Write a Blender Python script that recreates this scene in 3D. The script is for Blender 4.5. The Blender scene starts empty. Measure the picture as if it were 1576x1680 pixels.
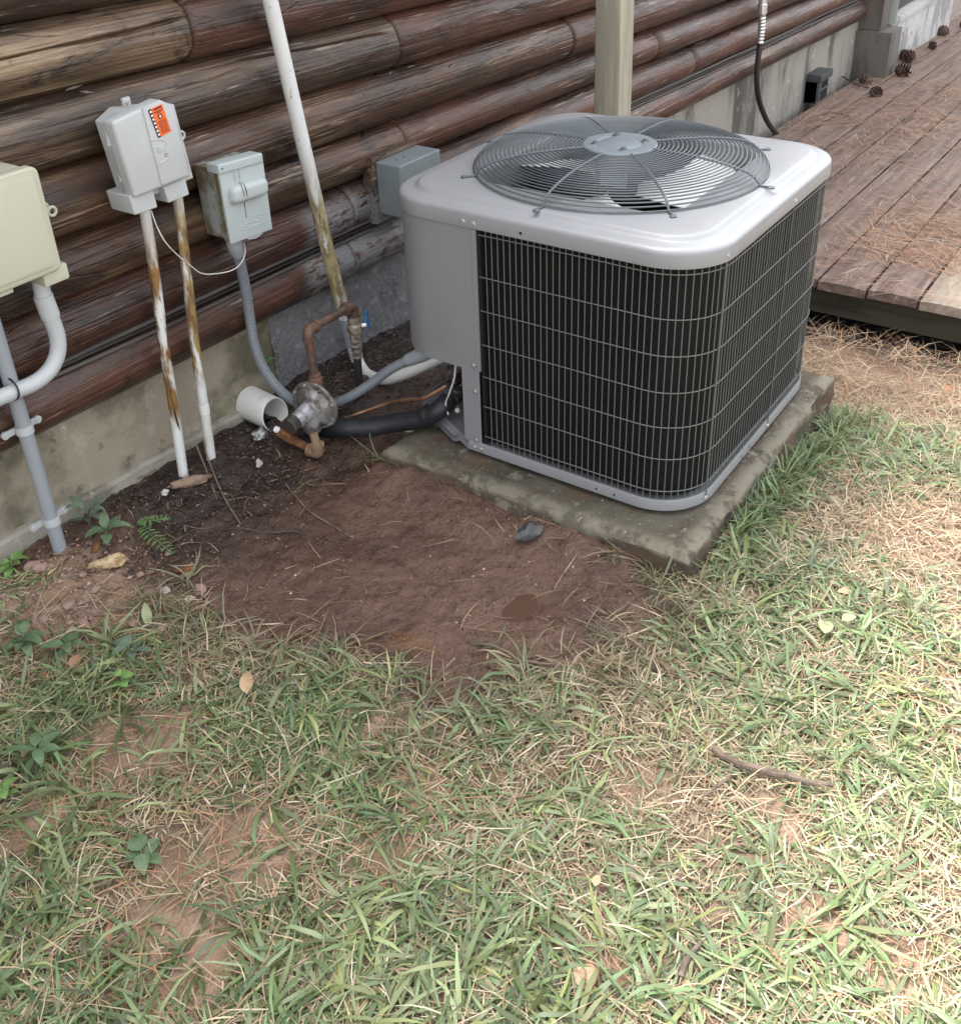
import bpy, bmesh, math, random
import numpy as np
from mathutils import Vector, Matrix

random.seed(7)
rs = np.random.RandomState(11)
SC = bpy.context.scene
COL = SC.collection
PI = math.pi
R_ = math.radians

# ------------------------------------------------------------------ camera
# solved from the unit's edges: X runs along the house wall, Y towards the wall, Z up
F_PX, CY_OFF = 1710.99, -188.69
PITCH, ROLL, YAW = 0.52382, -0.03850, 0.95158
CAM = np.array([-1.710, -0.688, 1.369])
fw = np.array([math.sin(YAW)*math.cos(PITCH), math.cos(YAW)*math.cos(PITCH), -math.sin(PITCH)])
rt = np.cross(fw, [0, 0, 1]); rt /= np.linalg.norm(rt)
up = np.cross(rt, fw)
RC = np.array([math.cos(ROLL)*rt+math.sin(ROLL)*up, -math.sin(ROLL)*rt+math.cos(ROLL)*up, fw])
cd = bpy.data.cameras.new('camera')
cam = bpy.data.objects.new('camera', cd); COL.objects.link(cam)
mw = Matrix.Identity(4)
for i in range(3):
    mw[i][0] = RC[0][i]; mw[i][1] = RC[1][i]; mw[i][2] = -RC[2][i]; mw[i][3] = CAM[i]
cam.matrix_world = mw
cd.sensor_fit = 'HORIZONTAL'; cd.sensor_width = 36.0
cd.lens = F_PX/1576*36.0
cd.shift_y = CY_OFF/1576
cd.clip_start = 0.05; cd.clip_end = 500
SC.camera = cam

# ------------------------------------------------------------------ light
SUN_DIR = Vector((0.12, 0.50, 1.0)).normalized()
world = bpy.data.worlds.new('World'); SC.world = world; world.use_nodes = True
wn = world.node_tree.nodes; wl = world.node_tree.links
sky = wn.new('ShaderNodeTexSky'); sky.sky_type = 'NISHITA'; sky.sun_disc = False
sky.sun_elevation = math.asin(SUN_DIR.z); sky.sun_rotation = math.atan2(SUN_DIR.x, SUN_DIR.y)
sky.air_density = 1.0; sky.dust_density = 4.0; sky.ozone_density = 0.6
hsv = wn.new('ShaderNodeHueSaturation'); hsv.inputs['Saturation'].default_value = 0.16
wl.new(sky.outputs[0], hsv.inputs['Color'])
wl.new(hsv.outputs[0], wn['Background'].inputs[0])
wn['Background'].inputs[1].default_value = 0.15
sl = bpy.data.lights.new('sun', 'SUN'); sl.energy = 1.5; sl.angle = R_(12); sl.color = (1.0, 0.965, 0.91)
so = bpy.data.objects.new('sun', sl); COL.objects.link(so)
so.rotation_euler = (-SUN_DIR).to_track_quat('-Z', 'Y').to_euler()
so.location = (0, -3, 6)
vs = SC.view_settings
vs.view_transform = 'Standard'; vs.look = 'None'; vs.gamma = 1.0; vs.use_curve_mapping = False
vs.exposure = 2.38

# ------------------------------------------------------------------ pixel -> place on a known plane
def ray(x, y):
    return np.array([(x-788)/F_PX, -(y-840-CY_OFF)/F_PX, 1.0]) @ RC
def wx(x, y, X): d = ray(x, y); return CAM + (X-CAM[0])/d[0]*d
def wy(x, y, Y): d = ray(x, y); return CAM + (Y-CAM[1])/d[1]*d
def wz(x, y, Z): d = ray(x, y); return CAM + (Z-CAM[2])/d[2]*d

# ------------------------------------------------------------------ numpy noise
_perm = np.random.RandomState(5).rand(64, 64, 64)
def vnoise(p):
    p = np.asarray(p, float); i = np.floor(p).astype(int); f = p-i; f = f*f*(3-2*f)
    i0 = i & 63; i1 = (i+1) & 63
    def g(a, b, c): return _perm[a, b, c]
    x0, y0, z0 = i0[..., 0], i0[..., 1], i0[..., 2]; x1, y1, z1 = i1[..., 0], i1[..., 1], i1[..., 2]
    fx, fy, fz = f[..., 0], f[..., 1], f[..., 2]
    a = g(x0, y0, z0)*(1-fx)+g(x1, y0, z0)*fx; b = g(x0, y1, z0)*(1-fx)+g(x1, y1, z0)*fx
    c = g(x0, y0, z1)*(1-fx)+g(x1, y0, z1)*fx; d = g(x0, y1, z1)*(1-fx)+g(x1, y1, z1)*fx
    return ((a*(1-fy)+b*fy)*(1-fz)+(c*(1-fy)+d*fy)*fz)*2-1
def fbm(p, o=4, g=0.5):
    p = np.asarray(p, float); s = 0; a = 1
    for k in range(o):
        s = s+a*vnoise(p+k*17.3); p = p*2.03; a *= g
    return s
def n2(x, y, sc, o=4, seed=0.0):
    x = np.asarray(x, float); y = np.asarray(y, float)
    return fbm(np.stack([x*sc+seed, y*sc+seed*1.7, np.zeros_like(x)+seed*0.37], -1), o)
def sstep(a, b, x):
    t = np.clip((np.asarray(x, float)-a)/(b-a), 0, 1); return t*t*(3-2*t)

# ------------------------------------------------------------------ materials
def _new(name):
    m = bpy.data.materials.new(name); m.use_nodes = True
    nt = m.node_tree
    return m, nt, nt.nodes, nt.links, nt.nodes['Principled BSDF']
def c4(c): return (c[0], c[1], c[2], 1.0)
def _tex(nt, vec, sc, detail=5, rough=0.6, kind='noise', dist=0.0):
    n, l = nt.nodes, nt.links
    if not isinstance(sc, (int, float)):
        mp = n.new('ShaderNodeMapping'); mp.inputs['Scale'].default_value = sc
        l.new(vec, mp.inputs['Vector']); vec = mp.outputs[0]; s = 1.0
    else: s = sc
    if kind == 'noise':
        t = n.new('ShaderNodeTexNoise'); t.inputs['Detail'].default_value = detail
        t.inputs['Roughness'].default_value = rough; t.inputs['Distortion'].default_value = dist
    else:
        t = n.new('ShaderNodeTexVoronoi')
        if kind == 'crack': t.feature = 'DISTANCE_TO_EDGE'
    t.inputs['Scale'].default_value = s
    l.new(vec, t.inputs['Vector'])
    return t.outputs['Fac'] if kind == 'noise' else t.outputs['Distance']
def _rng(nt, fac, lo, hi, a=0.0, b=1.0):
    r = nt.nodes.new('ShaderNodeMapRange'); r.interpolation_type = 'SMOOTHSTEP' if (a, b) == (0.0, 1.0) else 'LINEAR'
    r.inputs['From Min'].default_value = lo; r.inputs['From Max'].default_value = hi
    r.inputs['To Min'].default_value = a; r.inputs['To Max'].default_value = b
    nt.links.new(fac, r.inputs['Value']); return r.outputs[0]
def _mul(nt, a, b):
    m = nt.nodes.new('ShaderNodeMath'); m.operation = 'MULTIPLY'; nt.links.new(a, m.inputs[0])
    if isinstance(b, (int, float)): m.inputs[1].default_value = b
    else: nt.links.new(b, m.inputs[1])
    return m.outputs[0]
def _mix(nt, fac, a, b):
    m = nt.nodes.new('ShaderNodeMix'); m.data_type = 'RGBA'
    if isinstance(fac, (int, float)): m.inputs[0].default_value = fac
    else: nt.links.new(fac, m.inputs[0])
    for s, v in ((m.inputs[6], a), (m.inputs[7], b)):
        if isinstance(v, (tuple, list)): s.default_value = c4(v)
        else: nt.links.new(v, s)
    return m.outputs[2]
def _coord(nt, rnd=False):
    tc = nt.nodes.new('ShaderNodeTexCoord'); v = tc.outputs['Object']
    if rnd:
        oi = nt.nodes.new('ShaderNodeObjectInfo'); ml = nt.nodes.new('ShaderNodeVectorMath'); ml.operation = 'SCALE'
        cx = nt.nodes.new('ShaderNodeCombineXYZ')
        for k in range(3): nt.links.new(oi.outputs['Random'], cx.inputs[k])
        nt.links.new(cx.outputs[0], ml.inputs[0]); ml.inputs['Scale'].default_value = 37.0
        ad = nt.nodes.new('ShaderNodeVectorMath'); ad.operation = 'ADD'
        nt.links.new(v, ad.inputs[0]); nt.links.new(ml.outputs[0], ad.inputs[1]); v = ad.outputs[0]
    return v
def _bump(nt, b, bumps, vec):
    prev = None
    for bp in bumps:
        sc, st, dist = bp[:3]; kind = bp[3] if len(bp) > 3 else 'noise'
        h = _tex(nt, vec, sc, 6, 0.6, kind)
        n = nt.nodes.new('ShaderNodeBump'); n.inputs['Strength'].default_value = st; n.inputs['Distance'].default_value = dist
        nt.links.new(h, n.inputs['Height'])
        if prev is not None: nt.links.new(prev, n.inputs['Normal'])
        prev = n.outputs[0]
    if prev is not None: nt.links.new(prev, b.inputs['Normal'])
MATS = {}
def mat(name, base, rough=0.6, metal=0.0, layers=(), bump=(), spec=0.5, rnd=False, rvar=0.0, rscale=30, attr=None, transl=0.0):
    """layers: (scale, lo, hi, colour[, amount[, kind]]) painted one over the other by thresholded noise"""
    m, nt, n, l, b = _new(name)
    vec = _coord(nt, rnd); col = tuple(base)
    if attr:
        a = n.new('ShaderNodeAttribute'); a.attribute_name = attr; col = a.outputs['Color']
    for ly in layers:
        sc, lo, hi, c = ly[:4]; amt = ly[4] if len(ly) > 4 else 1.0; kind = ly[5] if len(ly) > 5 else 'noise'
        f = _rng(nt, _tex(nt, vec, sc, 6, 0.62, kind), lo, hi)
        if amt != 1.0: f = _mul(nt, f, amt)
        col = _mix(nt, f, col, c)
    if isinstance(col, tuple): b.inputs['Base Color'].default_value = c4(col)
    else: l.new(col, b.inputs['Base Color'])
    b.inputs['Metallic'].default_value = metal
    b.inputs['Specular IOR Level'].default_value = spec
    if rvar:
        l.new(_rng(nt, _tex(nt, vec, rscale, 5), 0.3, 0.7, max(0.03, rough-rvar), min(1, rough+rvar)), b.inputs['Roughness'])
    else: b.inputs['Roughness'].default_value = rough
    _bump(nt, b, bump, vec)
    if transl:
        tr = n.new('ShaderNodeBsdfTranslucent'); mx = n.new('ShaderNodeMixShader'); mx.inputs[0].default_value = transl
        if isinstance(col, tuple): tr.inputs[0].default_value = c4(col)
        else: l.new(col, tr.inputs[0])
        l.new(b.outputs[0], mx.inputs[1]); l.new(tr.outputs[0], mx.inputs[2])
        l.new(mx.outputs[0], n['Material Output'].inputs[0])
    MATS[name] = m
    return m

# ------------------------------------------------------------------ mesh helpers
def mesh_obj(name, V, Fc, m, parent=None, smooth=True, colors=None):
    me = bpy.data.meshes.new(name)
    V = np.asarray(V, np.float32).reshape(-1, 3)
    if isinstance(Fc, np.ndarray):
        k = Fc.shape[1]; nf = Fc.shape[0]
        me.vertices.add(len(V)); me.vertices.foreach_set('co', V.ravel())
        me.loops.add(nf*k); me.loops.foreach_set('vertex_index', Fc.astype(np.int32).ravel())
        me.polygons.add(nf); me.polygons.foreach_set('loop_start', np.arange(0, nf*k, k, dtype=np.int32))
        me.polygons.foreach_set('loop_total', np.full(nf, k, np.int32))
        me.update(calc_edges=True)
    else:
        me.from_pydata(V.tolist(), [], [list(f) for f in Fc]); me.update()
    if smooth:
        me.polygons.foreach_set('use_smooth', np.ones(len(me.polygons), bool))
    if colors is not None:
        ca = me.color_attributes.new('col', 'FLOAT_COLOR', 'POINT')
        cc = np.ones((len(V), 4), np.float32); cc[:, :3] = colors; ca.data.foreach_set('color', cc.ravel())
    if m is not None: me.materials.append(m if not isinstance(m, str) else MATS[m])
    o = bpy.data.objects.new(name, me); COL.objects.link(o)
    if parent is not None: adopt(o, parent)
    return o
def adopt(o, parent):
    o.parent = parent
    o.matrix_parent_inverse = parent_world(parent).inverted()
    return o
def parent_world(p):
    m = Matrix.Translation(p.location) @ p.rotation_euler.to_matrix().to_4x4()
    if p.parent is not None: m = parent_world(p.parent) @ p.matrix_parent_inverse @ m
    return m
def tag(o, label=None, cat=None, group=None, kind=None):
    if label: o['label'] = label
    if cat: o['category'] = cat
    if group: o['group'] = group
    if kind: o['kind'] = kind
    return o
def thing(name, label, cat, loc=(0, 0, 0), group=None):
    o = bpy.data.objects.new(name, None); COL.objects.link(o); o.location = loc; o.empty_display_size = 0.05
    return tag(o, label, cat, group)
class B:
    """collects shapes for ONE mesh"""
    def __init__(s): s.v = []; s.f = []; s.n = 0
    def add(s, V, Fc):
        V = np.asarray(V, float).reshape(-1, 3); s.v.append(V)
        s.f += [[i+s.n for i in f] for f in (Fc.tolist() if isinstance(Fc, np.ndarray) else Fc)]; s.n += len(V); return s
    def build(s, name, m, parent=None, smooth=True, auto=35):
        o = mesh_obj(name, np.concatenate(s.v), s.f, m, parent, smooth)
        if smooth and auto: sharp(o.data, auto)
        return o
def sharp(me, deg=35):
    bm = bmesh.new(); bm.from_mesh(me); bmesh.ops.recalc_face_normals(bm, faces=bm.faces)
    a = R_(deg)
    for e in bm.edges:
        if len(e.link_faces) == 2 and e.calc_face_angle(0) > a: e.smooth = False
    bm.to_mesh(me); bm.free()
def grid_faces(nu, nv, cu=False, cv=False):
    iu = np.arange(nu if cu else nu-1); iv = np.arange(nv if cv else nv-1)
    U, Vv = np.meshgrid(iu, iv, indexing='ij'); U2 = (U+1) % nu; V2 = (Vv+1) % nv
    return np.stack([U*nv+Vv, U2*nv+Vv, U2*nv+V2, U*nv+V2], -1).reshape(-1, 4)
def smooth_path(P, n=10, closed=False):
    P = np.asarray(P, float)
    if len(P) < 3 or n <= 1: return P
    Q = np.vstack([2*P[0]-P[1], P, 2*P[-1]-P[-2]]); out = []
    for i in range(1, len(Q)-2):
        for t in np.linspace(0, 1, n, endpoint=False):
            a, b, c, d = Q[i-1], Q[i], Q[i+1], Q[i+2]
            out.append(0.5*((2*b)+(c-a)*t+(2*a-5*b+4*c-d)*t*t+(-a+3*b-3*c+d)*t**3))
    out.append(P[-1]); return np.array(out)
def resample(P, step):
    d = np.r_[0, np.cumsum(np.linalg.norm(np.diff(P, axis=0), axis=1))]
    n = max(2, int(d[-1]/step)+1); t = np.linspace(0, d[-1], n)
    return np.stack([np.interp(t, d, P[:, k]) for k in range(3)], 1), t
def tube_geo(P, r, seg=12, cap=True, closed=False, flat=1.0):
    P = np.asarray(P, float); n = len(P); r = np.broadcast_to(np.asarray(r, float), (n,))
    T = np.gradient(P, axis=0) if not closed else np.roll(P, -1, 0)-np.roll(P, 1, 0)
    T /= np.linalg.norm(T, axis=1)[:, None]+1e-12
    a = np.array([0, 0, 1.0]) if abs(T[0][2]) < 0.9 else np.array([1.0, 0, 0])
    N = np.zeros_like(P); u = a-T[0]*(a@T[0]); u /= np.linalg.norm(u); N[0] = u
    for i in range(1, n):
        u = u-T[i]*(u@T[i]); u /= np.linalg.norm(u)+1e-12; N[i] = u
    Bn = np.cross(T, N); th = np.linspace(0, 2*PI, seg, endpoint=False)
    V = P[:, None]+r[:, None, None]*(np.cos(th)[None, :, None]*N[:, None]+flat*np.sin(th)[None, :, None]*Bn[:, None])
    Fc = grid_faces(n, seg, closed, True).tolist()
    if cap and not closed: Fc += [list(range(seg))[::-1], [(n-1)*seg+k for k in range(seg)]]
    return V.reshape(-1, 3), Fc
def tube(name, P, r, m, parent=None, seg=12, n=8, closed=False, flat=1.0):
    Q = smooth_path(P, n) if not closed else np.asarray(P)
    if not np.isscalar(r): r = np.interp(np.linspace(0, 1, len(Q)), np.linspace(0, 1, len(r)), r)
    V, Fc = tube_geo(Q, r, seg, True, closed, flat)
    return B().add(V, Fc).build(name, m, parent)
def box_geo(x0, x1, y0, y1, z0, z1):
    V = [(x0, y0, z0), (x1, y0, z0), (x1, y1, z0), (x0, y1, z0), (x0, y0, z1), (x1, y0, z1), (x1, y1, z1), (x0, y1, z1)]
    return V, [[3, 2, 1, 0], [4, 5, 6, 7], [0, 1, 5, 4], [1, 2, 6, 5], [2, 3, 7, 6], [3, 0, 4, 7]]
def bevel_mesh(me, w, seg=2, ang=30):
    bm = bmesh.new(); bm.from_mesh(me); bmesh.ops.recalc_face_normals(bm, faces=bm.faces)
    es = [e for e in bm.edges if len(e.link_faces) == 2 and e.calc_face_angle(0) > R_(ang)]
    bmesh.ops.bevel(bm, geom=es, offset=w, segments=seg, profile=0.6, affect='EDGES', clamp_overlap=True)
    for f in bm.faces: f.smooth = True
    bm.to_mesh(me); bm.free()
def bbox(name, x0, x1, y0, y1, z0, z1, m, parent=None, bev=0.002, seg=2):
    V, Fc = box_geo(x0, x1, y0, y1, z0, z1)
    o = mesh_obj(name, V, Fc, m, parent, True)
    if bev: bevel_mesh(o.data, bev, seg); sharp(o.data, 40)
    else: sharp(o.data, 30)
    return o
def prism(name, poly, y0, y1, m, parent=None, bev=0.002, seg=2):
    """poly: (x, z) outline extruded from y0 (front) to y1"""
    n = len(poly); V = [(x, y0, z) for x, z in poly]+[(x, y1, z) for x, z in poly]
    Fc = [list(range(n)), [n+k for k in range(n)][::-1]]+[[k, n+k, n+(k+1) % n, (k+1) % n] for k in range(n)]
    o = mesh_obj(name, V, Fc, m, parent, True)
    if bev: bevel_mesh(o.data, bev, seg)
    sharp(o.data, 40); return o
def rrect(x0, x1, z0, z1, r, n=5):
    out = []
    for cx, cz, a0 in ((x1-r, z1-r, 0), (x0+r, z1-r, 90), (x0+r, z0+r, 180), (x1-r, z0+r, 270)):
        for k in range(n+1):
            a = R_(a0+90*k/n); out.append((cx+r*math.cos(a), cz+r*math.sin(a)))
    return out
def loft(rings, cap0=True, cap1=True):
    n = len(rings[0]); V = np.concatenate([np.asarray(r, float) for r in rings]); Fc = grid_faces(len(rings), n, False, True).tolist()
    if cap0: Fc.append(list(range(n))[::-1])
    if cap1: Fc.append([(len(rings)-1)*n+k for k in range(n)])
    return V, Fc
def lathe_geo(prof, origin, axis, seg=24, cap=True):
    """prof: (distance along axis, radius)"""
    a = np.asarray(axis, float); a /= np.linalg.norm(a)
    h = np.array([0, 0, 1.0]) if abs(a[2]) < 0.9 else np.array([1.0, 0, 0])
    u = np.cross(h, a); u /= np.linalg.norm(u); w = np.cross(a, u); th = np.linspace(0, 2*PI, seg, endpoint=False)
    rings = [np.asarray(origin)+a*d+max(r, 1e-5)*(np.cos(th)[:, None]*u+np.sin(th)[:, None]*w) for d, r in prof]
    return loft(rings, cap, cap)
def lathe(name, prof, origin, axis, m, parent=None, seg=24):
    V, Fc = lathe_geo(prof, origin, axis, seg); return B().add(V, Fc).build(name, m, parent)
def screw_geo(p, axis, r=0.0045, h=0.004):
    return lathe_geo([(0, r*1.35), (h*0.25, r*1.35), (h*0.3, r), (h, r*0.92)], p, axis, 8)

# ------------------------------------------------------------------ terrain
def gz(x, y):
    """height of the soil (without fine relief)"""
    x = np.asarray(x, float); y = np.asarray(y, float); p = np.clip(x, 0, 30)
    z = -0.072-0.03*p-0.075*np.minimum(p, 2.2)**2
    z = z+0.028*sstep(0.95, 1.17, y)*sstep(0.0, -0.3, x)            # soil banked against the footing
    z = z+0.045*sstep(0.90, 1.08, y)*sstep(-0.06, 0.12, x)*sstep(1.0, 0.5, x)   # mulch heaped behind the unit
    return z
def polyfield(pts, x, y):
    """signed distance to a polygon (positive inside)"""
    P = np.array(pts); x = np.asarray(x, float); y = np.asarray(y, float)
    d = np.full(x.shape, 1e9); ins = np.zeros(x.shape, bool)
    for i in range(len(P)):
        a, b = P[i], P[(i+1) % len(P)]; e = b-a
        t = np.clip(((x-a[0])*e[0]+(y-a[1])*e[1])/(e@e), 0, 1)
        d = np.minimum(d, np.hypot(x-a[0]-t*e[0], y-a[1]-t*e[1]))
        c = ((a[1] > y) != (b[1] > y)) & (x < (b[0]-a[0])*(y-a[1])/(b[1]-a[1]+1e-12)+a[0]); ins ^= c
    return np.where(ins, d, -d)
MUD = [(-0.90, 1.30), (0.9, 1.30), (0.9, 0.70), (-0.05, 0.75), (-0.089, -0.03), (-0.21, -0.13), (-0.40, -0.04), (-0.49, 0.05), (-0.680, 0.205),
       (-0.665, 0.44), (-0.74, 0.72), (-0.72, 0.90), (-0.80, 1.12)]
BARE = [(-1.054, 0.61, .10), (-0.955, 0.532, .07), (-1.141, 0.579, .09), (-1.046, 0.259, .09), (-0.818, 0.101, .055), (-1.262, 0.225, .11), (-0.744, 0.254, .05),
        (-0.937, 0.071, .05), (-1.233, 0.568, .07), (-0.94, -0.31, .06), (-0.609, -0.201, .06), (0.467, -0.301, .16), (0.315, -0.407, .14), (1.288, 0.007, .45),
        (1.35, -0.25, .3), (-0.183, -0.60, .07), (-0.697, -0.521, .06), (-0.70, -0.65, .07), (-0.55, -0.42, .05), (-0.85, 0.95, .13), (-0.75, 0.86, .1), (-1.15, 0.33, .05)]
LUSH = [(-1.09, 0.769, .13), (-0.905, 0.429, .10), (-0.826, -0.04, .10), (-1.13, 0.006, .13), (-1.239, 0.496, .09), (-0.884, 0.114, .05), (-0.679, -0.181, .06),
        (-0.218, -0.542, .1), (0.006, -0.425, .12), (-0.292, -0.29, .12), (0.72, -0.155, .11), (0.658, -0.296, .15), (0.096, -0.112, .09), (0.40, -0.105, .06),
        (-0.971, -0.137, .08), (-0.787, -0.517, .09), (-1.318, 0.36, .11), (-0.578, -0.004, .08), (-0.663, 0.36, .05), (-0.292, 0.005, .06), (-1.35, 0.15, .1), (-1.0, -0.35, .1)]
def spots(L, x, y):
    s = np.zeros(np.shape(x))
    for a, b, r in L: s = np.maximum(s, np.exp(-(((x-a)**2+(y-b)**2)/(r*r))))
    return s
def fields(x, y):
    mud = polyfield(MUD, x, y)+0.050*n2(x, y, 7, 4, 2.2)+0.022*n2(x, y, 26, 3, 5.0)
    bare = spots(BARE, x, y); lush = spots(LUSH, x, y)
    return mud, bare, lush

# ------------------------------------------------------------------ material library
def log_mat(name, red, dark, tan, tanlo, crk=0.5):
    m, nt, n, l, b = _new(name)
    v = _coord(nt)
    base = _mix(nt, _rng(nt, _tex(nt, v, (2.2, 9, 9), 6, 0.65), 0.35, 0.68), red, dark)
    base = _mix(nt, _rng(nt, _tex(nt, v, (1.3, 14, 14), 7, 0.7), tanlo, tanlo+0.22), base, tan)
    stn = _mul(nt, _rng(nt, _tex(nt, v, (5, 11, 11), 7, 0.72, 'noise', 0.6), 0.54, 0.66), 0.9)      # black weather stain
    base = _mix(nt, stn, base, (0.016, 0.011, 0.009))
    grain = _tex(nt, v, (3, 120, 120), 6, 0.7)
    base = _mix(nt, _mul(nt, _rng(nt, grain, 0.52, 0.75), 0.45), base, tuple(c*0.45 for c in dark))
    scr = _mul(nt, _rng(nt, _tex(nt, v, (4, 70, 70), 4, 0.55), 0.64, 0.69), 0.7)        # pale scratches along the grain
    base = _mix(nt, scr, base, (0.30, 0.23, 0.17))
    # thin drying checks
    ck = _rng(nt, _tex(nt, v, (1.6, 26, 26), 3, 0.5, 'crack'), 0.0, 0.018, 1.0, 0.0)
    ck = _mul(nt, ck, _rng(nt, _tex(nt, v, (3, 6, 6), 3), 0.5, 0.62))
    base = _mix(nt, _mul(nt, ck, crk), base, (0.012, 0.009, 0.008))
    # old grey paint that was brushed over the lower logs around the junction box
    sx = n.new('ShaderNodeSeparateXYZ'); l.new(v, sx.inputs[0])
    wn_ = _tex(nt, v, 6, 5)
    def soft(sock, a, b_):
        ad = n.new('ShaderNodeMath'); ad.operation = 'MULTIPLY_ADD'; l.new(wn_, ad.inputs[0]); ad.inputs[1].default_value = 0.22; l.new(sock, ad.inputs[2])
        return _rng(nt, ad.outputs[0], a, b_)
    px = _mul(nt, soft(sx.outputs[0], 0.20, 0.30), _rng(nt, sx.outputs[0], 0.62, 0.55))
    pz = _rng(nt, sx.outputs[2], 0.46, 0.38)
    fl = _rng(nt, _tex(nt, v, (26, 60, 60), 6, 0.7), 0.40, 0.50)
    base = _mix(nt, _mul(nt, _mul(nt, px, pz), fl), base, (0.185, 0.183, 0.185))
    l.new(base, b.inputs['Base Color'])
    l.new(_rng(nt, _tex(nt, v, (6, 30, 30), 5), 0.3, 0.7, 0.24, 0.52), b.inputs['Roughness'])
    _bump(nt, b, [((4, 120, 120), 0.5, 0.005), ((26, 50, 50), 0.45, 0.007)], v)
    bp = n.new('ShaderNodeBump'); bp.invert = True; bp.inputs['Strength'].default_value = 0.6; bp.inputs['Distance'].default_value = 0.004
    l.new(ck, bp.inputs['Height'])
    if b.inputs['Normal'].links: l.new(b.inputs['Normal'].links[0].from_socket, bp.inputs['Normal'])
    l.new(bp.outputs[0], b.inputs['Normal'])
    MATS[name] = m
log_mat('log_red', (0.092, 0.041, 0.026), (0.030, 0.016, 0.012), (0.160, 0.100, 0.066), 0.53, 0.9)
log_mat('log_brown', (0.088, 0.042, 0.024), (0.026, 0.016, 0.012), (0.200, 0.134, 0.074), 0.49, 1.0)
log_mat('log_tan', (0.135, 0.084, 0.050), (0.042, 0.028, 0.020), (0.265, 0.195, 0.120), 0.47, 1.0)
log_mat('log_grey', (0.080, 0.046, 0.030), (0.026, 0.018, 0.014), (0.170, 0.120, 0.078), 0.48, 1.0)

mat('concrete_wall', (0.285, 0.245, 0.185), 0.9, 0, [((4, 4, 4), 0.46, 0.62, (0.115, 0.105, 0.070), 0.9), (9, 0.55, 0.72, (0.40, 0.37, 0.31), 0.8), (14, 0.60, 0.72, (0.060, 0.062, 0.030), 0.8),
    ((30, 30, 12), 0.62, 0.75, (0.55, 0.53, 0.48), 0.7)], [(25, 0.5, 0.01), (120, 0.4, 0.004)])
mat('parged_wall', (0.185, 0.188, 0.195), 0.92, 0, [(8, 0.5, 0.7, (0.105, 0.104, 0.105)), (30, 0.54, 0.66, (0.32, 0.32, 0.325), 0.8), (5, 0.58, 0.7, (0.11, 0.10, 0.07), 0.8)], [(60, 0.9, 0.012), (160, 0.4, 0.004)])
mat('pale_wall', (0.27, 0.25, 0.22), 0.9, 0, [((5, 5, 1.2), 0.45, 0.62, (0.085, 0.080, 0.068)), (12, 0.6, 0.74, (0.48, 0.46, 0.42), 0.8), ((6, 6, 2), 0.62, 0.72, (0.13, 0.12, 0.05), 0.6)], [(30, 0.5, 0.01)])
mat('footing_concrete', (0.30, 0.28, 0.235), 0.92, 0, [(7, 0.45, 0.65, (0.17, 0.155, 0.12)), (30, 0.6, 0.75, (0.42, 0.40, 0.36), 0.7)], [(40, 0.6, 0.008)])
mat('pad_concrete', (0.104, 0.091, 0.066), 0.85, 0, [((4, 4, 4), 0.40, 0.58, (0.055, 0.045, 0.031)), (7, 0.48, 0.62, (0.095, 0.058, 0.034), 0.8), (16, 0.56, 0.68, (0.22, 0.20, 0.16), 0.85),
    (11, 0.62, 0.72, (0.060, 0.070, 0.022), 0.9), (90, 0.62, 0.7, (0.42, 0.40, 0.36), 0.6)], [(40, 0.6, 0.008), (150, 0.4, 0.003)], rvar=0.15, rscale=9)
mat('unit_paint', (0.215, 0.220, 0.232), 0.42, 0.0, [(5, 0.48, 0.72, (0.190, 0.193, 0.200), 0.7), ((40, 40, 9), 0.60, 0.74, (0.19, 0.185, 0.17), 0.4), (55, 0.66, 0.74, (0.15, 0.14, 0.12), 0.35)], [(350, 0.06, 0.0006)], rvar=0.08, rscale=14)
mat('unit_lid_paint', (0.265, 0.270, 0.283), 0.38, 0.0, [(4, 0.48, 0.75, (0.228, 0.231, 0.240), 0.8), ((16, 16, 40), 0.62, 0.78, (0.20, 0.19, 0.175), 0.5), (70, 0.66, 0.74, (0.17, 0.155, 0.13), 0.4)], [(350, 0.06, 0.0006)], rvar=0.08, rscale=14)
mat('guard_wire', (0.118, 0.124, 0.116), 0.5, 0.0, [(40, 0.55, 0.75, (0.10, 0.10, 0.095), 0.7)])
mat('fan_wire', (0.080, 0.093, 0.103), 0.4, 0.0, [(40, 0.55, 0.75, (0.055, 0.062, 0.068), 0.6)])
mat('fan_plate', (0.165, 0.192, 0.212), 0.42, 0.0, [(18, 0.5, 0.75, (0.13, 0.15, 0.165), 0.7)])
mat('coil_fins', (0.010, 0.0112, 0.0115), 0.5, 0.2, [((3, 3, 30), 0.52, 0.70, (0.012, 0.012, 0.010), 0.8)], [((2, 2, 900), 0.6, 0.002)], spec=0.12)
mat('coil_tray', (0.05, 0.052, 0.055), 0.6)
mat('inner_metal', (0.30, 0.31, 0.33), 0.5, 0.2)
mat('inner_dark', (0.012, 0.012, 0.013), 0.7, spec=0.2)
mat('blade_aluminium', (0.78, 0.78, 0.76), 0.5, 0.0, [(12, 0.58, 0.78, (0.6, 0.59, 0.56), 0.6)])
mat('motor_paint', (0.36, 0.42, 0.47), 0.45)
mat('zinc', (0.62, 0.62, 0.60), 0.35, 0.8, [(60, 0.5, 0.7, (0.35, 0.33, 0.30), 0.6)])
mat('tan_plastic', (0.435, 0.428, 0.335), 0.5, 0.0, [(3, 0.45, 0.75, (0.39, 0.382, 0.295), 0.6), (40, 0.66, 0.74, (0.40, 0.38, 0.28), 0.3)], rvar=0.06)
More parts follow.
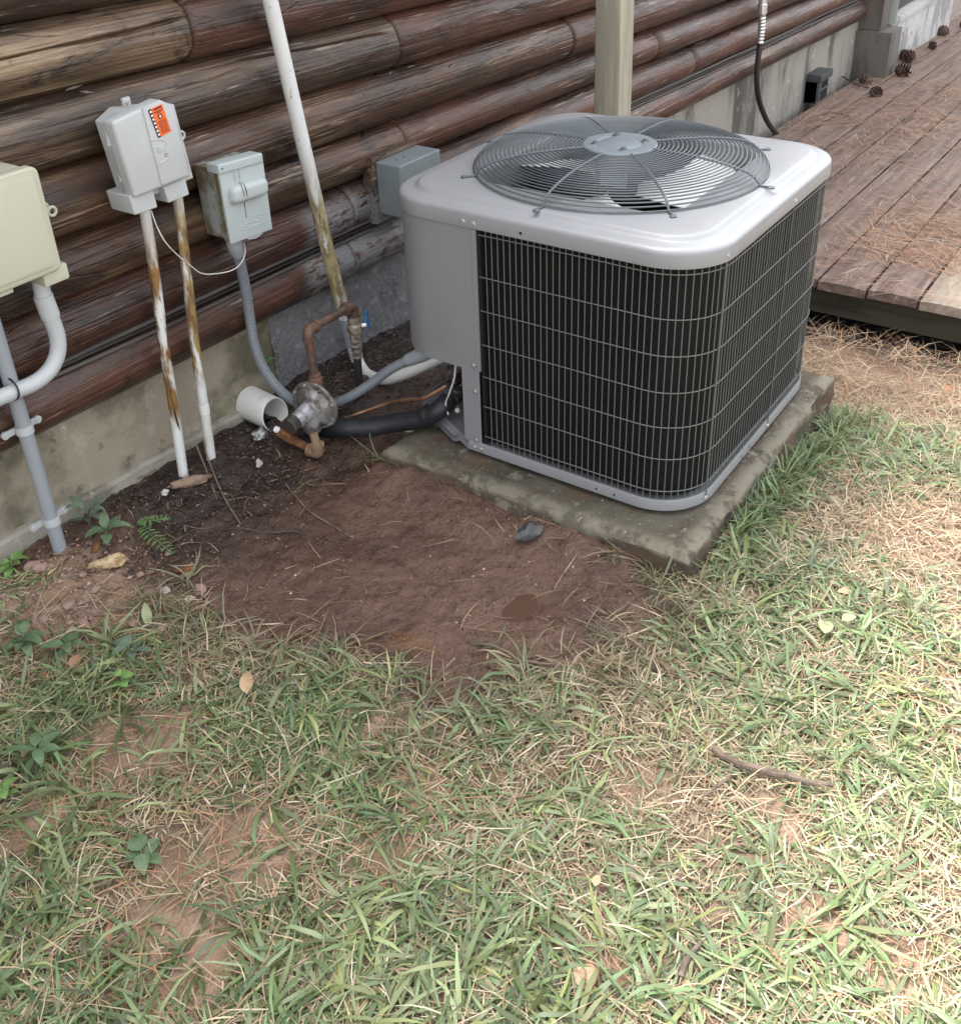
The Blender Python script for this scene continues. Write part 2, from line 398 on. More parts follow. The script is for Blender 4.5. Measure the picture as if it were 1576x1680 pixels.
mat('grey_plastic', (0.435, 0.45, 0.455), 0.55, 0.0, [(6, 0.45, 0.75, (0.38, 0.39, 0.39), 0.7), ((40, 40, 14), 0.62, 0.75, (0.30, 0.29, 0.27), 0.5)], rvar=0.06)
mat('grey_plastic_side', (0.42, 0.43, 0.43), 0.6, 0.0, [((20, 20, 8), 0.48, 0.7, (0.27, 0.26, 0.22), 0.8)])
mat('box_metal', (0.375, 0.415, 0.415), 0.48, 0.0, [(7, 0.5, 0.75, (0.335, 0.365, 0.36), 0.7), ((50, 50, 16), 0.64, 0.75, (0.30, 0.29, 0.24), 0.5)], rvar=0.06)
mat('box_metal_dirty', (0.30, 0.32, 0.31), 0.65, 0.0, [((18, 18, 9), 0.40, 0.58, (0.13, 0.105, 0.055)), (50, 0.55, 0.7, (0.38, 0.39, 0.36), 0.7)])
mat('galv_box', (0.20, 0.235, 0.245), 0.55, 0.1, [(8, 0.45, 0.7, (0.15, 0.175, 0.185), 0.8), (50, 0.62, 0.74, (0.34, 0.36, 0.36), 0.5)])
mat('rust_line', (0.060, 0.018, 0.012), 0.7)
mat('sticker_orange', (0.78, 0.135, 0.025), 0.55)
mat('print_black', (0.03, 0.015, 0.015), 0.6)
mat('print_white', (0.75, 0.72, 0.70), 0.55)
mat('pvc_white', (0.66, 0.66, 0.63), 0.45, 0.0, [((8, 8, 4), 0.55, 0.75, (0.55, 0.54, 0.48), 0.7), (60, 0.64, 0.74, (0.33, 0.30, 0.24), 0.5)])
mat('pvc_aged', (0.56, 0.55, 0.47), 0.55, 0.0, [((12, 12, 5), 0.50, 0.66, (0.40, 0.34, 0.20), 0.85), (40, 0.62, 0.70, (0.13, 0.10, 0.06), 0.75)], [(60, 0.25, 0.003)])
mat('conduit_pale', (0.42, 0.44, 0.45), 0.45, 0.0, [(10, 0.5, 0.75, (0.36, 0.375, 0.38), 0.7)])
mat('conduit_grey', (0.26, 0.28, 0.305), 0.45, 0.0, [(9, 0.5, 0.75, (0.27, 0.285, 0.31), 0.7), ((40, 40, 12), 0.64, 0.74, (0.45, 0.45, 0.43), 0.5)])
mat('whip_grey', (0.165, 0.18, 0.20), 0.42, 0.0, [(12, 0.52, 0.72, (0.15, 0.16, 0.175), 0.8), (60, 0.64, 0.72, (0.10, 0.085, 0.07), 0.6)])
mat('cable_grey', (0.085, 0.072, 0.066), 0.7, 0.0, [((4, 40, 40), 0.5, 0.7, (0.045, 0.038, 0.034), 0.8)])
mat('cable_black', (0.018, 0.017, 0.017), 0.5)
mat('wire_white', (0.62, 0.59, 0.54), 0.5, 0.0, [(50, 0.55, 0.7, (0.35, 0.26, 0.22), 0.6)])
mat('foam_black', (0.012, 0.014, 0.018), 0.5, 0.0, [((8, 8, 8), 0.5, 0.72, (0.026, 0.028, 0.032), 0.8)], [((30, 30, 160), 0.3, 0.003)])
mat('copper', (0.52, 0.29, 0.18), 0.32, 0.8, [(20, 0.48, 0.70, (0.13, 0.07, 0.05), 0.85)])
mat('gas_pipe', (0.150, 0.082, 0.055), 0.62, 0.15, [(26, 0.42, 0.60, (0.070, 0.052, 0.042)), (60, 0.60, 0.72, (0.25, 0.19, 0.145), 0.7)], [(90, 0.35, 0.003)])
mat('gas_pipe_tan', (0.215, 0.145, 0.090), 0.7, 0.0, [(30, 0.45, 0.62, (0.20, 0.125, 0.075)), (70, 0.62, 0.72, (0.40, 0.33, 0.26), 0.6)], [(90, 0.35, 0.003)])
mat('rust', (0.120, 0.048, 0.018), 0.85, 0.0, [(40, 0.45, 0.62, (0.21, 0.095, 0.030)), (70, 0.58, 0.7, (0.075, 0.035, 0.020), 0.8)], [(80, 0.7, 0.006)])
mat('regulator_cast', (0.215, 0.205, 0.190), 0.42, 0.4, [(22, 0.46, 0.64, (0.095, 0.078, 0.064)), (14, 0.52, 0.64, (0.40, 0.40, 0.405), 0.9)], [(70, 0.4, 0.003)], rvar=0.12)
mat('regulator_silver', (0.46, 0.47, 0.50), 0.45, 0.4, [(30, 0.45, 0.62, (0.20, 0.17, 0.14))], [(70, 0.3, 0.002)])
mat('valve_body', (0.33, 0.28, 0.22), 0.45, 0.4, [(50, 0.45, 0.62, (0.13, 0.11, 0.09))], [(60, 0.3, 0.002)])
mat('valve_blue', (0.035, 0.14, 0.32), 0.5)
mat('brass_dark', (0.055, 0.048, 0.042), 0.5, 0.3)
mat('post_wood', (0.40, 0.365, 0.27), 0.75, 0.0, [((30, 30, 2.0), 0.42, 0.62, (0.28, 0.255, 0.20)), ((60, 60, 4), 0.60, 0.72, (0.42, 0.385, 0.29), 0.8), ((14, 14, 5), 0.62, 0.74, (0.10, 0.085, 0.07), 0.85)], [((120, 120, 4), 0.35, 0.003)])
mat('deck_wood', (0.200, 0.142, 0.114), 0.8, 0.0, [((1.6, 22, 22), 0.42, 0.62, (0.125, 0.084, 0.068)), ((2.6, 40, 40), 0.56, 0.70, (0.30, 0.25, 0.205), 0.85), ((5, 9, 9), 0.56, 0.68, (0.115, 0.066, 0.056), 0.8), ((3, 140, 140), 0.58, 0.72, (0.045, 0.034, 0.030), 0.7)],
    [((3, 130, 130), 0.55, 0.004), (40, 0.3, 0.003)], rnd=True, rvar=0.12)
mat('deck_wood_pale', (0.34, 0.285, 0.220), 0.8, 0.0, [((1.6, 22, 22), 0.42, 0.62, (0.25, 0.20, 0.155)), ((2.6, 40, 40), 0.56, 0.70, (0.42, 0.36, 0.28), 0.85), ((3, 140, 140), 0.58, 0.72, (0.09, 0.07, 0.06), 0.7)], [((3, 130, 130), 0.55, 0.004)], rnd=True)
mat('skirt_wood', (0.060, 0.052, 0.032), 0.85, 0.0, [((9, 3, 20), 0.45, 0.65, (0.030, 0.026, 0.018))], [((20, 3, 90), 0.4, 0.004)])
mat('trim_wood', (0.13, 0.118, 0.10), 0.75, 0, [((12, 12, 3), 0.45, 0.65, (0.085, 0.075, 0.062))], [((60, 60, 4), 0.3, 0.003)])
mat('bark_wood', (0.24, 0.165, 0.115), 0.85, 0.0, [((20, 20, 60), 0.45, 0.62, (0.13, 0.085, 0.06)), (60, 0.6, 0.72, (0.38, 0.31, 0.24), 0.7)], [(60, 0.6, 0.004)])
mat('twig_bark', (0.17, 0.125, 0.095), 0.85, 0.0, [(50, 0.45, 0.65, (0.09, 0.065, 0.05))], [(90, 0.5, 0.003)], rnd=True)
mat('wet_twig', (0.050, 0.034, 0.030), 0.5, 0.0, [(50, 0.5, 0.65, (0.10, 0.07, 0.055))], [(90, 0.5, 0.003)])
mat('rotten_chip', (0.52, 0.40, 0.235), 0.85, 0.0, [(45, 0.42, 0.6, (0.30, 0.205, 0.105)), (80, 0.6, 0.7, (0.68, 0.60, 0.44), 0.8)], [(70, 0.8, 0.006)])
mat('stone_pale', (0.50, 0.43, 0.40), 0.85, 0.0, [(40, 0.45, 0.65, (0.36, 0.28, 0.25))], [(60, 0.5, 0.004)], rnd=True)
mat('stone_dark', (0.045, 0.046, 0.048), 0.38, 0.0, [(30, 0.5, 0.65, (0.09, 0.08, 0.07))], [(50, 0.6, 0.006)])
mat('clod', (0.285, 0.190, 0.150), 0.92, 0.0, [(35, 0.45, 0.65, (0.20, 0.125, 0.098)), (70, 0.58, 0.7, (0.37, 0.27, 0.225), 0.7)], [(60, 0.7, 0.006)], rnd=True)
mat('dead_leaf', (0.36, 0.19, 0.105), 0.7, 0.0, [(40, 0.45, 0.65, (0.25, 0.12, 0.065))], rnd=True, transl=0.2)
mat('tan_leaf', (0.50, 0.345, 0.215), 0.7, 0.0, [(40, 0.45, 0.65, (0.40, 0.25, 0.15))], rnd=True, transl=0.2)
mat('pale_green_leaf', (0.33, 0.37, 0.215), 0.6, 0.0, [(40, 0.5, 0.7, (0.26, 0.27, 0.13))], rnd=True, transl=0.25)
mat('weed_leaf', (0.110, 0.175, 0.090), 0.5, 0.0, [(30, 0.45, 0.65, (0.165, 0.24, 0.13)), (60, 0.6, 0.7, (0.20, 0.26, 0.13), 0.6)], rnd=True, transl=0.25)
mat('grey_green_leaf', (0.150, 0.205, 0.145), 0.6, 0.0, [(30, 0.45, 0.65, (0.10, 0.155, 0.10))], rnd=True, transl=0.25)
mat('bright_leaf', (0.17, 0.30, 0.085), 0.5, 0.0, [(30, 0.45, 0.65, (0.23, 0.36, 0.13))], rnd=True, transl=0.3)
mat('fern_leaf', (0.125, 0.24, 0.085), 0.5, 0.0, [(30, 0.45, 0.65, (0.18, 0.31, 0.12))], rnd=True, transl=0.3)
mat('blade_attr', (0.1, 0.2, 0.05), 0.42, attr='col', transl=0.32, spec=0.5)
mat('straw_attr', (0.4, 0.3, 0.2), 0.7, attr='col', spec=0.25)
mat('crumb_attr', (0.1, 0.06, 0.05), 0.55, attr='col', spec=0.5)
mat('white_shell', (0.46, 0.43, 0.385), 0.7, 0, [(60, 0.5, 0.65, (0.45, 0.40, 0.34))])
mat('cone_brown', (0.060, 0.032, 0.024), 0.75, 0, [(60, 0.5, 0.65, (0.13, 0.075, 0.052))], rnd=True)
mat('hose_black', (0.020, 0.020, 0.018), 0.42)
mat('screen_grey', (0.075, 0.080, 0.080), 0.6, 0, [(3, 0.45, 0.7, (0.115, 0.12, 0.12), 0.7)])
mat('screen_frame', (0.050, 0.052, 0.054), 0.55)
mat('weathered_white', (0.46, 0.455, 0.445), 0.8, 0, [((7, 7, 4), 0.48, 0.62, (0.26, 0.255, 0.25)), ((14, 14, 14), 0.60, 0.68, (0.13, 0.125, 0.12), 0.8)], [(40, 0.3, 0.004)])
mat('downpipe', (0.20, 0.21, 0.195), 0.5)
mat('cap_white', (0.80, 0.79, 0.76), 0.5)
mat('foil', (0.45, 0.45, 0.44), 0.3, 0.7, [(60, 0.45, 0.6, (0.15, 0.13, 0.12))], [(80, 0.9, 0.006)])

def rusty_pvc(name, z0, z1, seed, rc=((0.235, 0.125, 0.035), (0.085, 0.040, 0.018))):
    """white pipe whose middle stretch (z0..z1) is stained by rusty drip"""
    m, nt, n, l, b = _new(name); v = _coord(nt); sx = n.new('ShaderNodeSeparateXYZ'); l.new(v, sx.inputs[0])
    base = _mix(nt, _rng(nt, _tex(nt, v, (14, 14, 6), 5), 0.5, 0.75), (0.60, 0.61, 0.60), (0.47, 0.45, 0.40))
    band = _mul(nt, _rng(nt, sx.outputs[2], z0-0.03, z0+0.05), _rng(nt, sx.outputs[2], z1+0.14, z1-0.03))
    rust = _mix(nt, _rng(nt, _tex(nt, v, (60, 60, 25), 5), 0.42, 0.62), rc[0], rc[1])
    f = _mul(nt, band, _rng(nt, _tex(nt, v, (45+seed, 45, 9), 5), 0.36, 0.50))
    base = _mix(nt, f, base, rust)
    base = _mix(nt, _mul(nt, _rng(nt, _tex(nt, v, (50, 50, 22+seed), 6, 0.7), 0.60, 0.66), 0.75), base, (0.16, 0.12, 0.075))
    l.new(base, b.inputs['Base Color']); b.inputs['Roughness'].default_value = 0.55
    _bump(nt, b, [(90, 0.2, 0.002)], v); MATS[name] = m
rusty_pvc('pvc_leaning', 0.14, 0.48, 3, ((0.36, 0.31, 0.17), (0.20, 0.14, 0.065))); rusty_pvc('pvc_rusty_left', 0.10, 0.50, 0); rusty_pvc('pvc_rusty_right', 0.17, 0.56, 7, ((0.27, 0.185, 0.065), (0.15, 0.085, 0.035)))

def ground_mat():
    m, nt, n, l, b = _new('soil'); v = _coord(nt)
    at = n.new('ShaderNodeAttribute'); at.attribute_name = 'col'      # r: wet mud, g: dark humus, b: dry pale soil
    sp = n.new('ShaderNodeSeparateColor'); l.new(at.outputs['Color'], sp.inputs[0])
    dry = _mix(nt, _rng(nt, _tex(nt, v, 7, 6), 0.38, 0.66), (0.215, 0.135, 0.088), (0.320, 0.220, 0.150))
    dry = _mix(nt, _rng(nt, _tex(nt, v, 55, 5, 0.7), 0.55, 0.72), dry, (0.42, 0.31, 0.22))
    lit = _mix(nt, _rng(nt, _tex(nt, v, 40, 6, 0.7), 0.38, 0.62), (0.095, 0.066, 0.042), (0.205, 0.155, 0.100))
    col = _mix(nt, sp.outputs[2], lit, dry)
    mud = _mix(nt, _rng(nt, _tex(nt, v, 4.5, 6, 0.6), 0.38, 0.66), (0.140, 0.081, 0.057), (0.086, 0.046, 0.032))
    mud = _mix(nt, _mul(nt, _rng(nt, _tex(nt, v, 38, 6, 0.7), 0.50, 0.68), 0.75), mud, (0.050, 0.027, 0.019))
    mud = _mix(nt, _mul(nt, _rng(nt, _tex(nt, v, (9, 5, 5), 6, 0.7), 0.60, 0.72), 0.7), mud, (0.150, 0.070, 0.030))   # ochre clay
    mud = _mix(nt, _mul(nt, _rng(nt, _tex(nt, v, 130, 4, 0.7), 0.64, 0.72), 0.6), mud, (0.24, 0.165, 0.13))
    col = _mix(nt, sp.outputs[0], col, mud)
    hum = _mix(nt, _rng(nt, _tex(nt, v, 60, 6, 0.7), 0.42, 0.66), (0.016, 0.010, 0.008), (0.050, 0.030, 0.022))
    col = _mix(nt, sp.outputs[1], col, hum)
    l.new(col, b.inputs['Base Color'])
    wet = _rng(nt, _tex(nt, v, 6, 4), 0.38, 0.62, 0.12, 0.42)
    mr = n.new('ShaderNodeMix'); mr.data_type = 'FLOAT'; l.new(sp.outputs[0], mr.inputs[0]); mr.inputs[2].default_value = 0.92; l.new(wet, mr.inputs[3])
    l.new(mr.outputs[0], b.inputs['Roughness'])
    _bump(nt, b, [(45, 0.7, 0.012), (190, 0.8, 0.005)], v)
    MATS['soil'] = m
ground_mat()
m, nt, n, l, b = _new('puddle_water')
b.inputs['Base Color'].default_value = (0.088, 0.050, 0.035, 1); b.inputs['Roughness'].default_value = 0.03; b.inputs['IOR'].default_value = 1.33
MATS['puddle_water'] = m

# ------------------------------------------------------------------ ground sheet
def axis(lo, hi, step, far):
    core = np.arange(lo, hi+1e-6, step); out = [];
    d = step; p = hi
    while p < far: d *= 1.35; p += d; out.append(p)
    o2 = []; d = step; p = lo
    while p > -far: d *= 1.35; p -= d; o2.append(p)
    return np.r_[o2[::-1], core, out]
PUD = wz(856, 1000, -0.097)[:2]
def relief(x, y, mud, bare):
    w = sstep(-0.02, 0.05, mud)
    rubble = np.exp(-(((x+0.86)/0.20)**2+((y-1.03)/0.16)**2))
    r = 0.010*n2(x, y, 6, 4, 1.0)*(1-0.35*w)+0.0035*n2(x, y, 40, 3, 3.0)*(1-0.6*w*sstep(0.9, 0.6, y))
    r = r+rubble*0.012*np.abs(n2(x, y, 26, 3, 8.0))
    # the wet clay hollow, and clods near the gas riser
    r = r-0.014*np.exp(-(((x+0.40)/0.24)**2+((y-0.35)/0.26)**2))
    r = r+w*sstep(0.72, 0.95, y)*0.006*n2(x, y, 22, 4, 4.4)
    r = r+w*(0.0022*n2(x, y, 55, 3, 12.0)+0.0030*np.clip(n2(x, y, 28, 3, 21.0)-0.25, 0, 1)-0.0045*np.clip(n2(x, y, 14, 3, 31.0)-0.3, 0, 1))
    # mud washed up against the left face of the pad
    r = r+0.032*sstep(0.14, 0.0, np.abs(x+0.10))*sstep(0.0, 0.22, y)*sstep(0.85, 0.7, y)*(1+0.5*n2(x, y, 9, 3, 15.0))
    pd = np.exp(-(((x-PUD[0])/0.13)**2+((y-PUD[1])/0.10)**2))
    r = r*(1-0.88*pd)-0.014*pd-0.013*np.exp(-(((x-PUD[0])/0.062)**2+((y-PUD[1])/0.042)**2))+0.002*pd*n2(x, y, 30, 3, 2.5)
    return r
def gheight(x, y):
    x = np.asarray(x, float); y = np.asarray(y, float)
    mud, bare, lush = fields(x, y); return gz(x, y)+relief(x, y, mud, bare)
ax = axis(-1.75, 2.0, 0.0065, 60); ay = axis(-1.1, 1.26, 0.0065, 60)
GX, GY = np.meshgrid(ax, ay, indexing='ij')
mudf, baref, lushf = fields(GX, GY)
GZ = gz(GX, GY)+relief(GX, GY, mudf, baref)
cm = sstep(-0.015, 0.045, mudf)
rub = np.exp(-(((GX+0.88)/0.20)**2+((GY-1.04)/0.15)**2))
cm = cm*(1-sstep(0.25, 0.65, rub))
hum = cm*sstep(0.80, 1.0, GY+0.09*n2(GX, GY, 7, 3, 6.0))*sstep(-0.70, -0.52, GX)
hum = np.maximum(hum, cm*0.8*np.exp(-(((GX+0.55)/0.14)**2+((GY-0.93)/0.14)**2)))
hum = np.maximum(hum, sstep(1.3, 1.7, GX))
dryf = np.clip(0.95*sstep(0.25, 0.7, baref)+0.9*sstep(0.25, 0.6, rub)+0.25, 0, 1)
cols = np.stack([cm, hum, dryf], -1).reshape(-1, 3)
ground = mesh_obj('ground', np.stack([GX, GY, GZ], -1), grid_faces(len(ax), len(ay)), 'soil', None, True, cols)
tag(ground, 'lawn soil and wet bare clay around the unit', None, None, 'structure')
# puddle: an irregular film of water in the hollow
pc = np.array([PUD[0], PUD[1], 0.0]); th = np.linspace(0, 2*PI, 40, endpoint=False)
zp = float(gheight(pc[0], pc[1]))+0.0055
ring = [(pc[0]+0.090*math.cos(t), pc[1]+0.065*math.sin(t), zp) for t in th]
pud = mesh_obj('puddle', ring+[(pc[0], pc[1], zp)], [[k, (k+1) % 40, 40] for k in range(40)], 'puddle_water')
tag(pud, 'small brown puddle in the wet clay', None, None, 'structure')

# ------------------------------------------------------------------ log house wall
TILT = -0.020                    # the courses drop slightly towards the right, against the unit's base
house = thing('log_house', 'dark brown log house wall on a low concrete foundation', 'house', (1.5, 1.3, -0.3))
def log(x0, x1, zl, zh, m, seed, cracks=(), fine=True):
    nu = max(8, int((x1-x0)/(0.012 if fine else 0.06))); nv = (200 if cracks else 72) if fine else 26
    x = np.linspace(x0, x1, nu); t = np.linspace(-1.72, 1.72, nv)
    X, T = np.meshgrid(x, t, indexing='ij')
    zc = (zl+zh)/2; rz = (zh-zl)/2*1.035
    ca = np.cos(T); sa = np.sin(T)
    k = 0.0032*n2(X*0.5, T*0.6, 2.0, 3, seed)+0.0010*n2(X*4, T*14, 1.0, 3, seed+3)
    wob = 0.004*n2(X*0.35, X*0, 1.0, 2, seed+9)
    endr = 0.004*(np.exp(-((X-x0)/0.006)**2)+np.exp(-((X-x1)/0.006)**2))
    for (xa, xb, ta, tb, w, dep) in cracks:
        tc = ta+(tb-ta)*(X-xa)/(xb-xa)+0.06*n2(X, X*0, 5.0, 5, seed+xa); w = w*(0.85+0.6*n2(X, X*0, 7.0, 3, seed+xa+5))+0.007
        k = k-dep*np.exp(-((T-tc)/w)**2)*sstep(xa-0.03, xa+0.05, X)*sstep(xb+0.03, xb-0.05, X)
    Y = 1.262-(0.086+k-endr)*np.sign(ca)*np.abs(ca)**0.95+wob
    Z = zc+(rz+k-endr)*sa+TILT*X
    Fc = grid_faces(nu, nv).tolist()+[list(range(nv)), [(nu-1)*nv+q for q in range(nv)][::-1]]
    return mesh_obj('log', np.stack([X, Y, Z], -1), Fc if not fine else Fc, MATS[m], house)
SE = [0.180, 0.317, 0.455, 0.580, 0.723, 0.868, 1.010, 1.150]
ROWS = [
    (0, [(-2.6, 0.33, 'log_red', []), (0.334, 5.16, 'log_red', [])]),
    (1, [(-2.6, 0.345, 'log_red', [(-0.7, 0.1, 0.2, 0.1, 0.02, 0.003)]), (0.349, 2.60, 'log_red', []), (2.604, 5.16, 'log_red', [])]),
    (2, [(-2.6, 0.595, 'log_brown', [(-0.2, 0.2, 0.5, 0.40, 0.018, 0.004)]), (0.599, 2.23, 'log_red', []), (2.234, 5.16, 'log_red', [])]),
    (3, [(-2.6, 1.548, 'log_brown', [(0.3, 0.75, 0.75, 0.7, 0.020, 0.005)]), (1.552, 5.16, 'log_red', [])]),
    (4, [(-2.6, 0.598, 'log_grey', [(0.02, 0.56, 0.80, 0.50, 0.026, 0.012), (-0.25, 0.02, 0.45, 0.55, 0.018, 0.005)]), (0.602, 5.16, 'log_red', [])]),
    (5, [(-2.6, -0.118, 'log_tan', [(-1.4, -0.13, 0.02, 0.42, 0.036, 0.018)]), (-0.114, 5.16, 'log_red', [(0.0, 0.9, 0.4, 0.3, 0.018, 0.003)])]),
    (6, [(-2.6, 5.16, 'log_brown', [])]),
]
for ri, segs in ROWS:
    for (a, b_, mn, ck) in segs:
        if b_ > 2.4 and a < 2.0:           # only the near stretch needs the fine mesh; a joint-free log stays one object
            log(a, b_, SE[ri], SE[ri+1], mn, 3.1*ri+a, ck, True)
        else: log(a, b_, SE[ri], SE[ri+1], mn, 3.1*ri+a, ck, a < 2)
for k in range(9):
    log(-2.6, 5.16, 1.150+0.14*k, 1.290+0.14*k, ('log_brown', 'log_red')[k % 2], 40+k, (), False)
# curled flakes of bark and splinters on the logs
for px, py, L, yaw in ((118, 143, .035, .2), (140, 150, .03, -.4), (585, 150, .02, .1), (595, 155, .018, 2.2), (640, 118, .02, .6), (672, 108, .025, .1), (700, 106, .03, .2), (735, 108, .02, 1.2), (320, 120, .015, -.7), (484, 118, .02, 1.4), (575, 28, .02, .3), (498, 222, .02, .3)):
    q = wy(px, py, 1.183); n_ = 5; V2 = []
    for i in range(n_):
        t = i/(n_-1); w = 0.0020*math.sin(PI*(0.1+0.8*t)); ox = L*(t-.5); V2 += [(q[0]+ox*math.cos(yaw)+w*math.sin(yaw), q[1]-0.003-0.008*t*t, q[2]+ox*math.sin(yaw)*0.6-w), (q[0]+ox*math.cos(yaw)-w*math.sin(yaw), q[1]-0.001-0.010*t*t, q[2]+ox*math.sin(yaw)*0.6+w)]
    mesh_obj('bark_flake', V2, [[2*i, 2*i+1, 2*i+3, 2*i+2] for i in range(n_-1)], MATS['wet_twig'], house)
# foundation: one concrete wall in three finishes, each a section
def wall_section(name, x0, x1, m, lump, seed, step=0.012, ytop=1.238):
    x = np.arange(x0, x1+step/2, step) if x1-x0 < 3 else np.linspace(x0, x1, 160)
    z = np.linspace(-0.75, 0.196, 60); X, Z = np.meshgrid(x, z, indexing='ij')
    Y = ytop+0.003*n2(X, Z, 4, 3, seed)-lump*np.clip(n2(X, Z, 45, 3, seed+2), 0, 1)
    Zt = Z+TILT*X
    V = np.stack([X, Y, Zt], -1); nu, nv = len(x), len(z)
    back = V[:, -1].copy(); back[:, 1] = 1.42
    V2 = np.concatenate([V, back[:, None]], 1)
    return mesh_obj(name, V2, grid_faces(nu, nv+1), MATS[m], house)
wall_section('foundation', -2.6, 0.05, 'concrete_wall', 0.0015, 1)
wall_section('foundation', 0.022, 0.98, 'parged_wall', 0.008, 5, 0.007, 1.231)
wall_section('foundation', 0.952, 5.2, 'pale_wall', 0.002, 9)
x = np.linspace(-2.6, -0.128, 120)
rings = []
for xx in x:
    zt = -0.030-0.05*(xx+0.14); e = 0.003*float(n2(xx, 0, 9, 3, 2)); f = 0.003*float(n2(xx, 1, 14, 3, 6))
    rings.append([(xx, 1.218+e, -0.4), (xx, 1.218+e, zt-0.010+f), (xx, 1.224+e, zt-0.002+f), (xx, 1.246, zt+f), (xx, 1.246, -0.4)])
V, Fc = loft(rings); B().add(V, Fc).build('footing', 'footing_concrete', house)
# dark board closing the wall above, and an unseen roof added to shade wall, mud and unit
bbox('wall_sheathing', -2.6, 5.15, 1.30, 1.40, 0.15, 2.5, 'inner_dark', house, 0)

V, Fc = loft([[(x_, 0.95, 2.52), (x_, 0.95, 2.66), (x_, 5.5, 4.70), (x_, 5.5, 4.56)] for x_ in (-5.0, 0.0, 5.0, 9.5)]); B().add(V, Fc).build('shade_roof', 'trim_wood', house)
def along(z, y, x0=-2.6, x1=5.1, amp=0.006, seed=0.0, step=0.05):
    xs = np.arange(x0, x1, step); return np.stack([xs, y+0.004*n2(xs, xs*0, 2.2, 2, seed), z+TILT*xs+amp*n2(xs, xs*0, 1.1, 2, seed+4)], 1)
for nm, z, y, r, mm, sd, lab in (('cable', 0.334, 1.196, 0.0055, 'cable_grey', 1.0, 'upper grey cable run along the groove between the two lowest logs'),
                          ('cable', 0.319, 1.203, 0.0045, 'cable_black', 2.0, 'thin black cable in the groove between the two lowest logs'),
                          ('cable', 0.306, 1.200, 0.0050, 'cable_grey', 5.0, 'lower grey cable run along the groove between the two lowest logs')):
    V, Fc = tube_geo(along(z, y, seed=sd), r, 8)
    tag(B().add(V, Fc).build(nm, mm), lab, 'cable', 'cables along the log wall')

# far end of the wall: trim post with downpipe, weathered sill board, screened panel
ep = thing('corner_trim', 'brown corner trim post at the far end of the log wall', 'post', (5.3, 1.15, -0.25))
bbox('board', 5.17, 5.40, 1.02, 1.30, -0.30, 0.02, 'trim_wood', ep, 0.004)
bbox('post', 5.20, 5.34, 1.10, 1.30, 0.022, 2.4, 'trim_wood', ep, 0.004)
dp = lathe('downpipe', [(0, 0.05), (2.2, 0.05)], (5.42, 1.12, 0.03), (0, 0, 1), 'downpipe', None, 20)
tag(dp, 'pale round downpipe in front of the far corner trim', 'pipe')
sb = thing('weathered_sill', 'whitish weathered sill board at the far end of the deck', 'board', (6.2, 1.2, -0.3))
bbox('board', 5.405, 7.15, 1.10, 1.22, -0.36, 0.0, 'weathered_white', sb, 0.006)
bbox('ledge', 5.405, 7.15, 1.085, 1.22, 0.002, 0.045, 'weathered_white', sb, 0.004)
sp_ = thing('screen_panel', 'dark grey screened porch panel above the weathered sill board', 'screen', (6.2, 1.24, 0.05))
bbox('frame', 5.5, 7.1, 1.16, 1.21, 0.05, 0.20, 'screen_frame', sp_, 0.004)
bbox('frame', 5.5, 5.62, 1.16, 1.21, 0.203, 2.2, 'screen_frame', sp_, 0.004)
bbox('frame', 6.98, 7.1, 1.16, 1.21, 0.203, 2.2, 'screen_frame', sp_, 0.004)
bbox('screen', 5.62, 6.98, 1.185, 1.195, 0.203, 2.2, 'screen_grey', sp_, 0)
fp = thing('far_wall', 'pale board wall beyond the screened panel', 'wall', (8, 1.5, -0.3))
for k in range(5): bbox('board', 7.2+0.001*k, 10.5, 1.45-0.012*(k % 2), 1.55, -0.34+0.22*k, -0.125+0.22*k, 'weathered_white', fp, 0.004)

# foundation vent
vt = thing('foundation_vent', 'dark square vent opening in the foundation beside the deck', 'vent', (4.6, 1.23, -0.22))
a = wy(1330, 128, 1.21); b2 = wy(1372, 130, 1.21)
bbox('frame', a[0], a[0]+0.20, 1.15, 1.24, a[2]-0.02, a[2]+0.02, 'screen_frame', vt, 0.003)
bbox('opening', a[0], a[0]+0.20, 1.17, 1.24, a[2]-0.14, a[2]-0.022, 'inner_dark', vt, 0)
bbox('frame', a[0], a[0]+0.03, 1.155, 1.24, a[2]-0.14, a[2]-0.022, 'screen_frame', vt, 0.003)
bbox('slat', a[0]+0.031, a[0]+0.19, 1.160, 1.169, a[2]-0.08, a[2]-0.068, 'screen_frame', vt, 0.002)

# ------------------------------------------------------------------ deck
def dz(x): return -0.132-0.023*x
deck = thing('wooden_deck', 'low weathered plank deck covered with pine needles', 'deck', (4, 0.2, -0.4))
PITCHB = 0.1745; y0 = 0.128-PITCHB*8
for k in range(14):
    ya = y0+PITCHB*k+0.004; yb = y0+PITCHB*(k+1)-0.005; x0 = 1.790+random.uniform(-0.012, 0.012); x1 = 9.6
    if yb > 1.19: yb = min(yb, 1.19)
    if yb-ya < 0.04: continue
    xs = np.r_[np.linspace(0, 0.02, 2), np.linspace(0.1, x1-x0, 60)]
    prof = [(0, -0.036), (0, -0.005), (0.25, -0.0012), (0.5, 0), (0.75, -0.0012), (1, -0.005), (1, -0.036)]
    rings = []
    for xx in xs:
        j = 0.002*float(n2(xx+x0, k*3.3, 3, 2, 4)); c = 0.0035*float(n2(xx+x0, k*7.7, 0.8, 2, 2))
        rings.append([(xx+x0, ya+(yb-ya)*(0.004 if q in (1,) else 0.996 if q == 5 else u)+j, dz(xx+x0)+h+c) for q, (u, h) in enumerate(prof)])
    V, Fc = loft(rings); o = B().add(V, Fc).build('plank', 'deck_wood_pale' if k == 6 else 'deck_wood', deck)
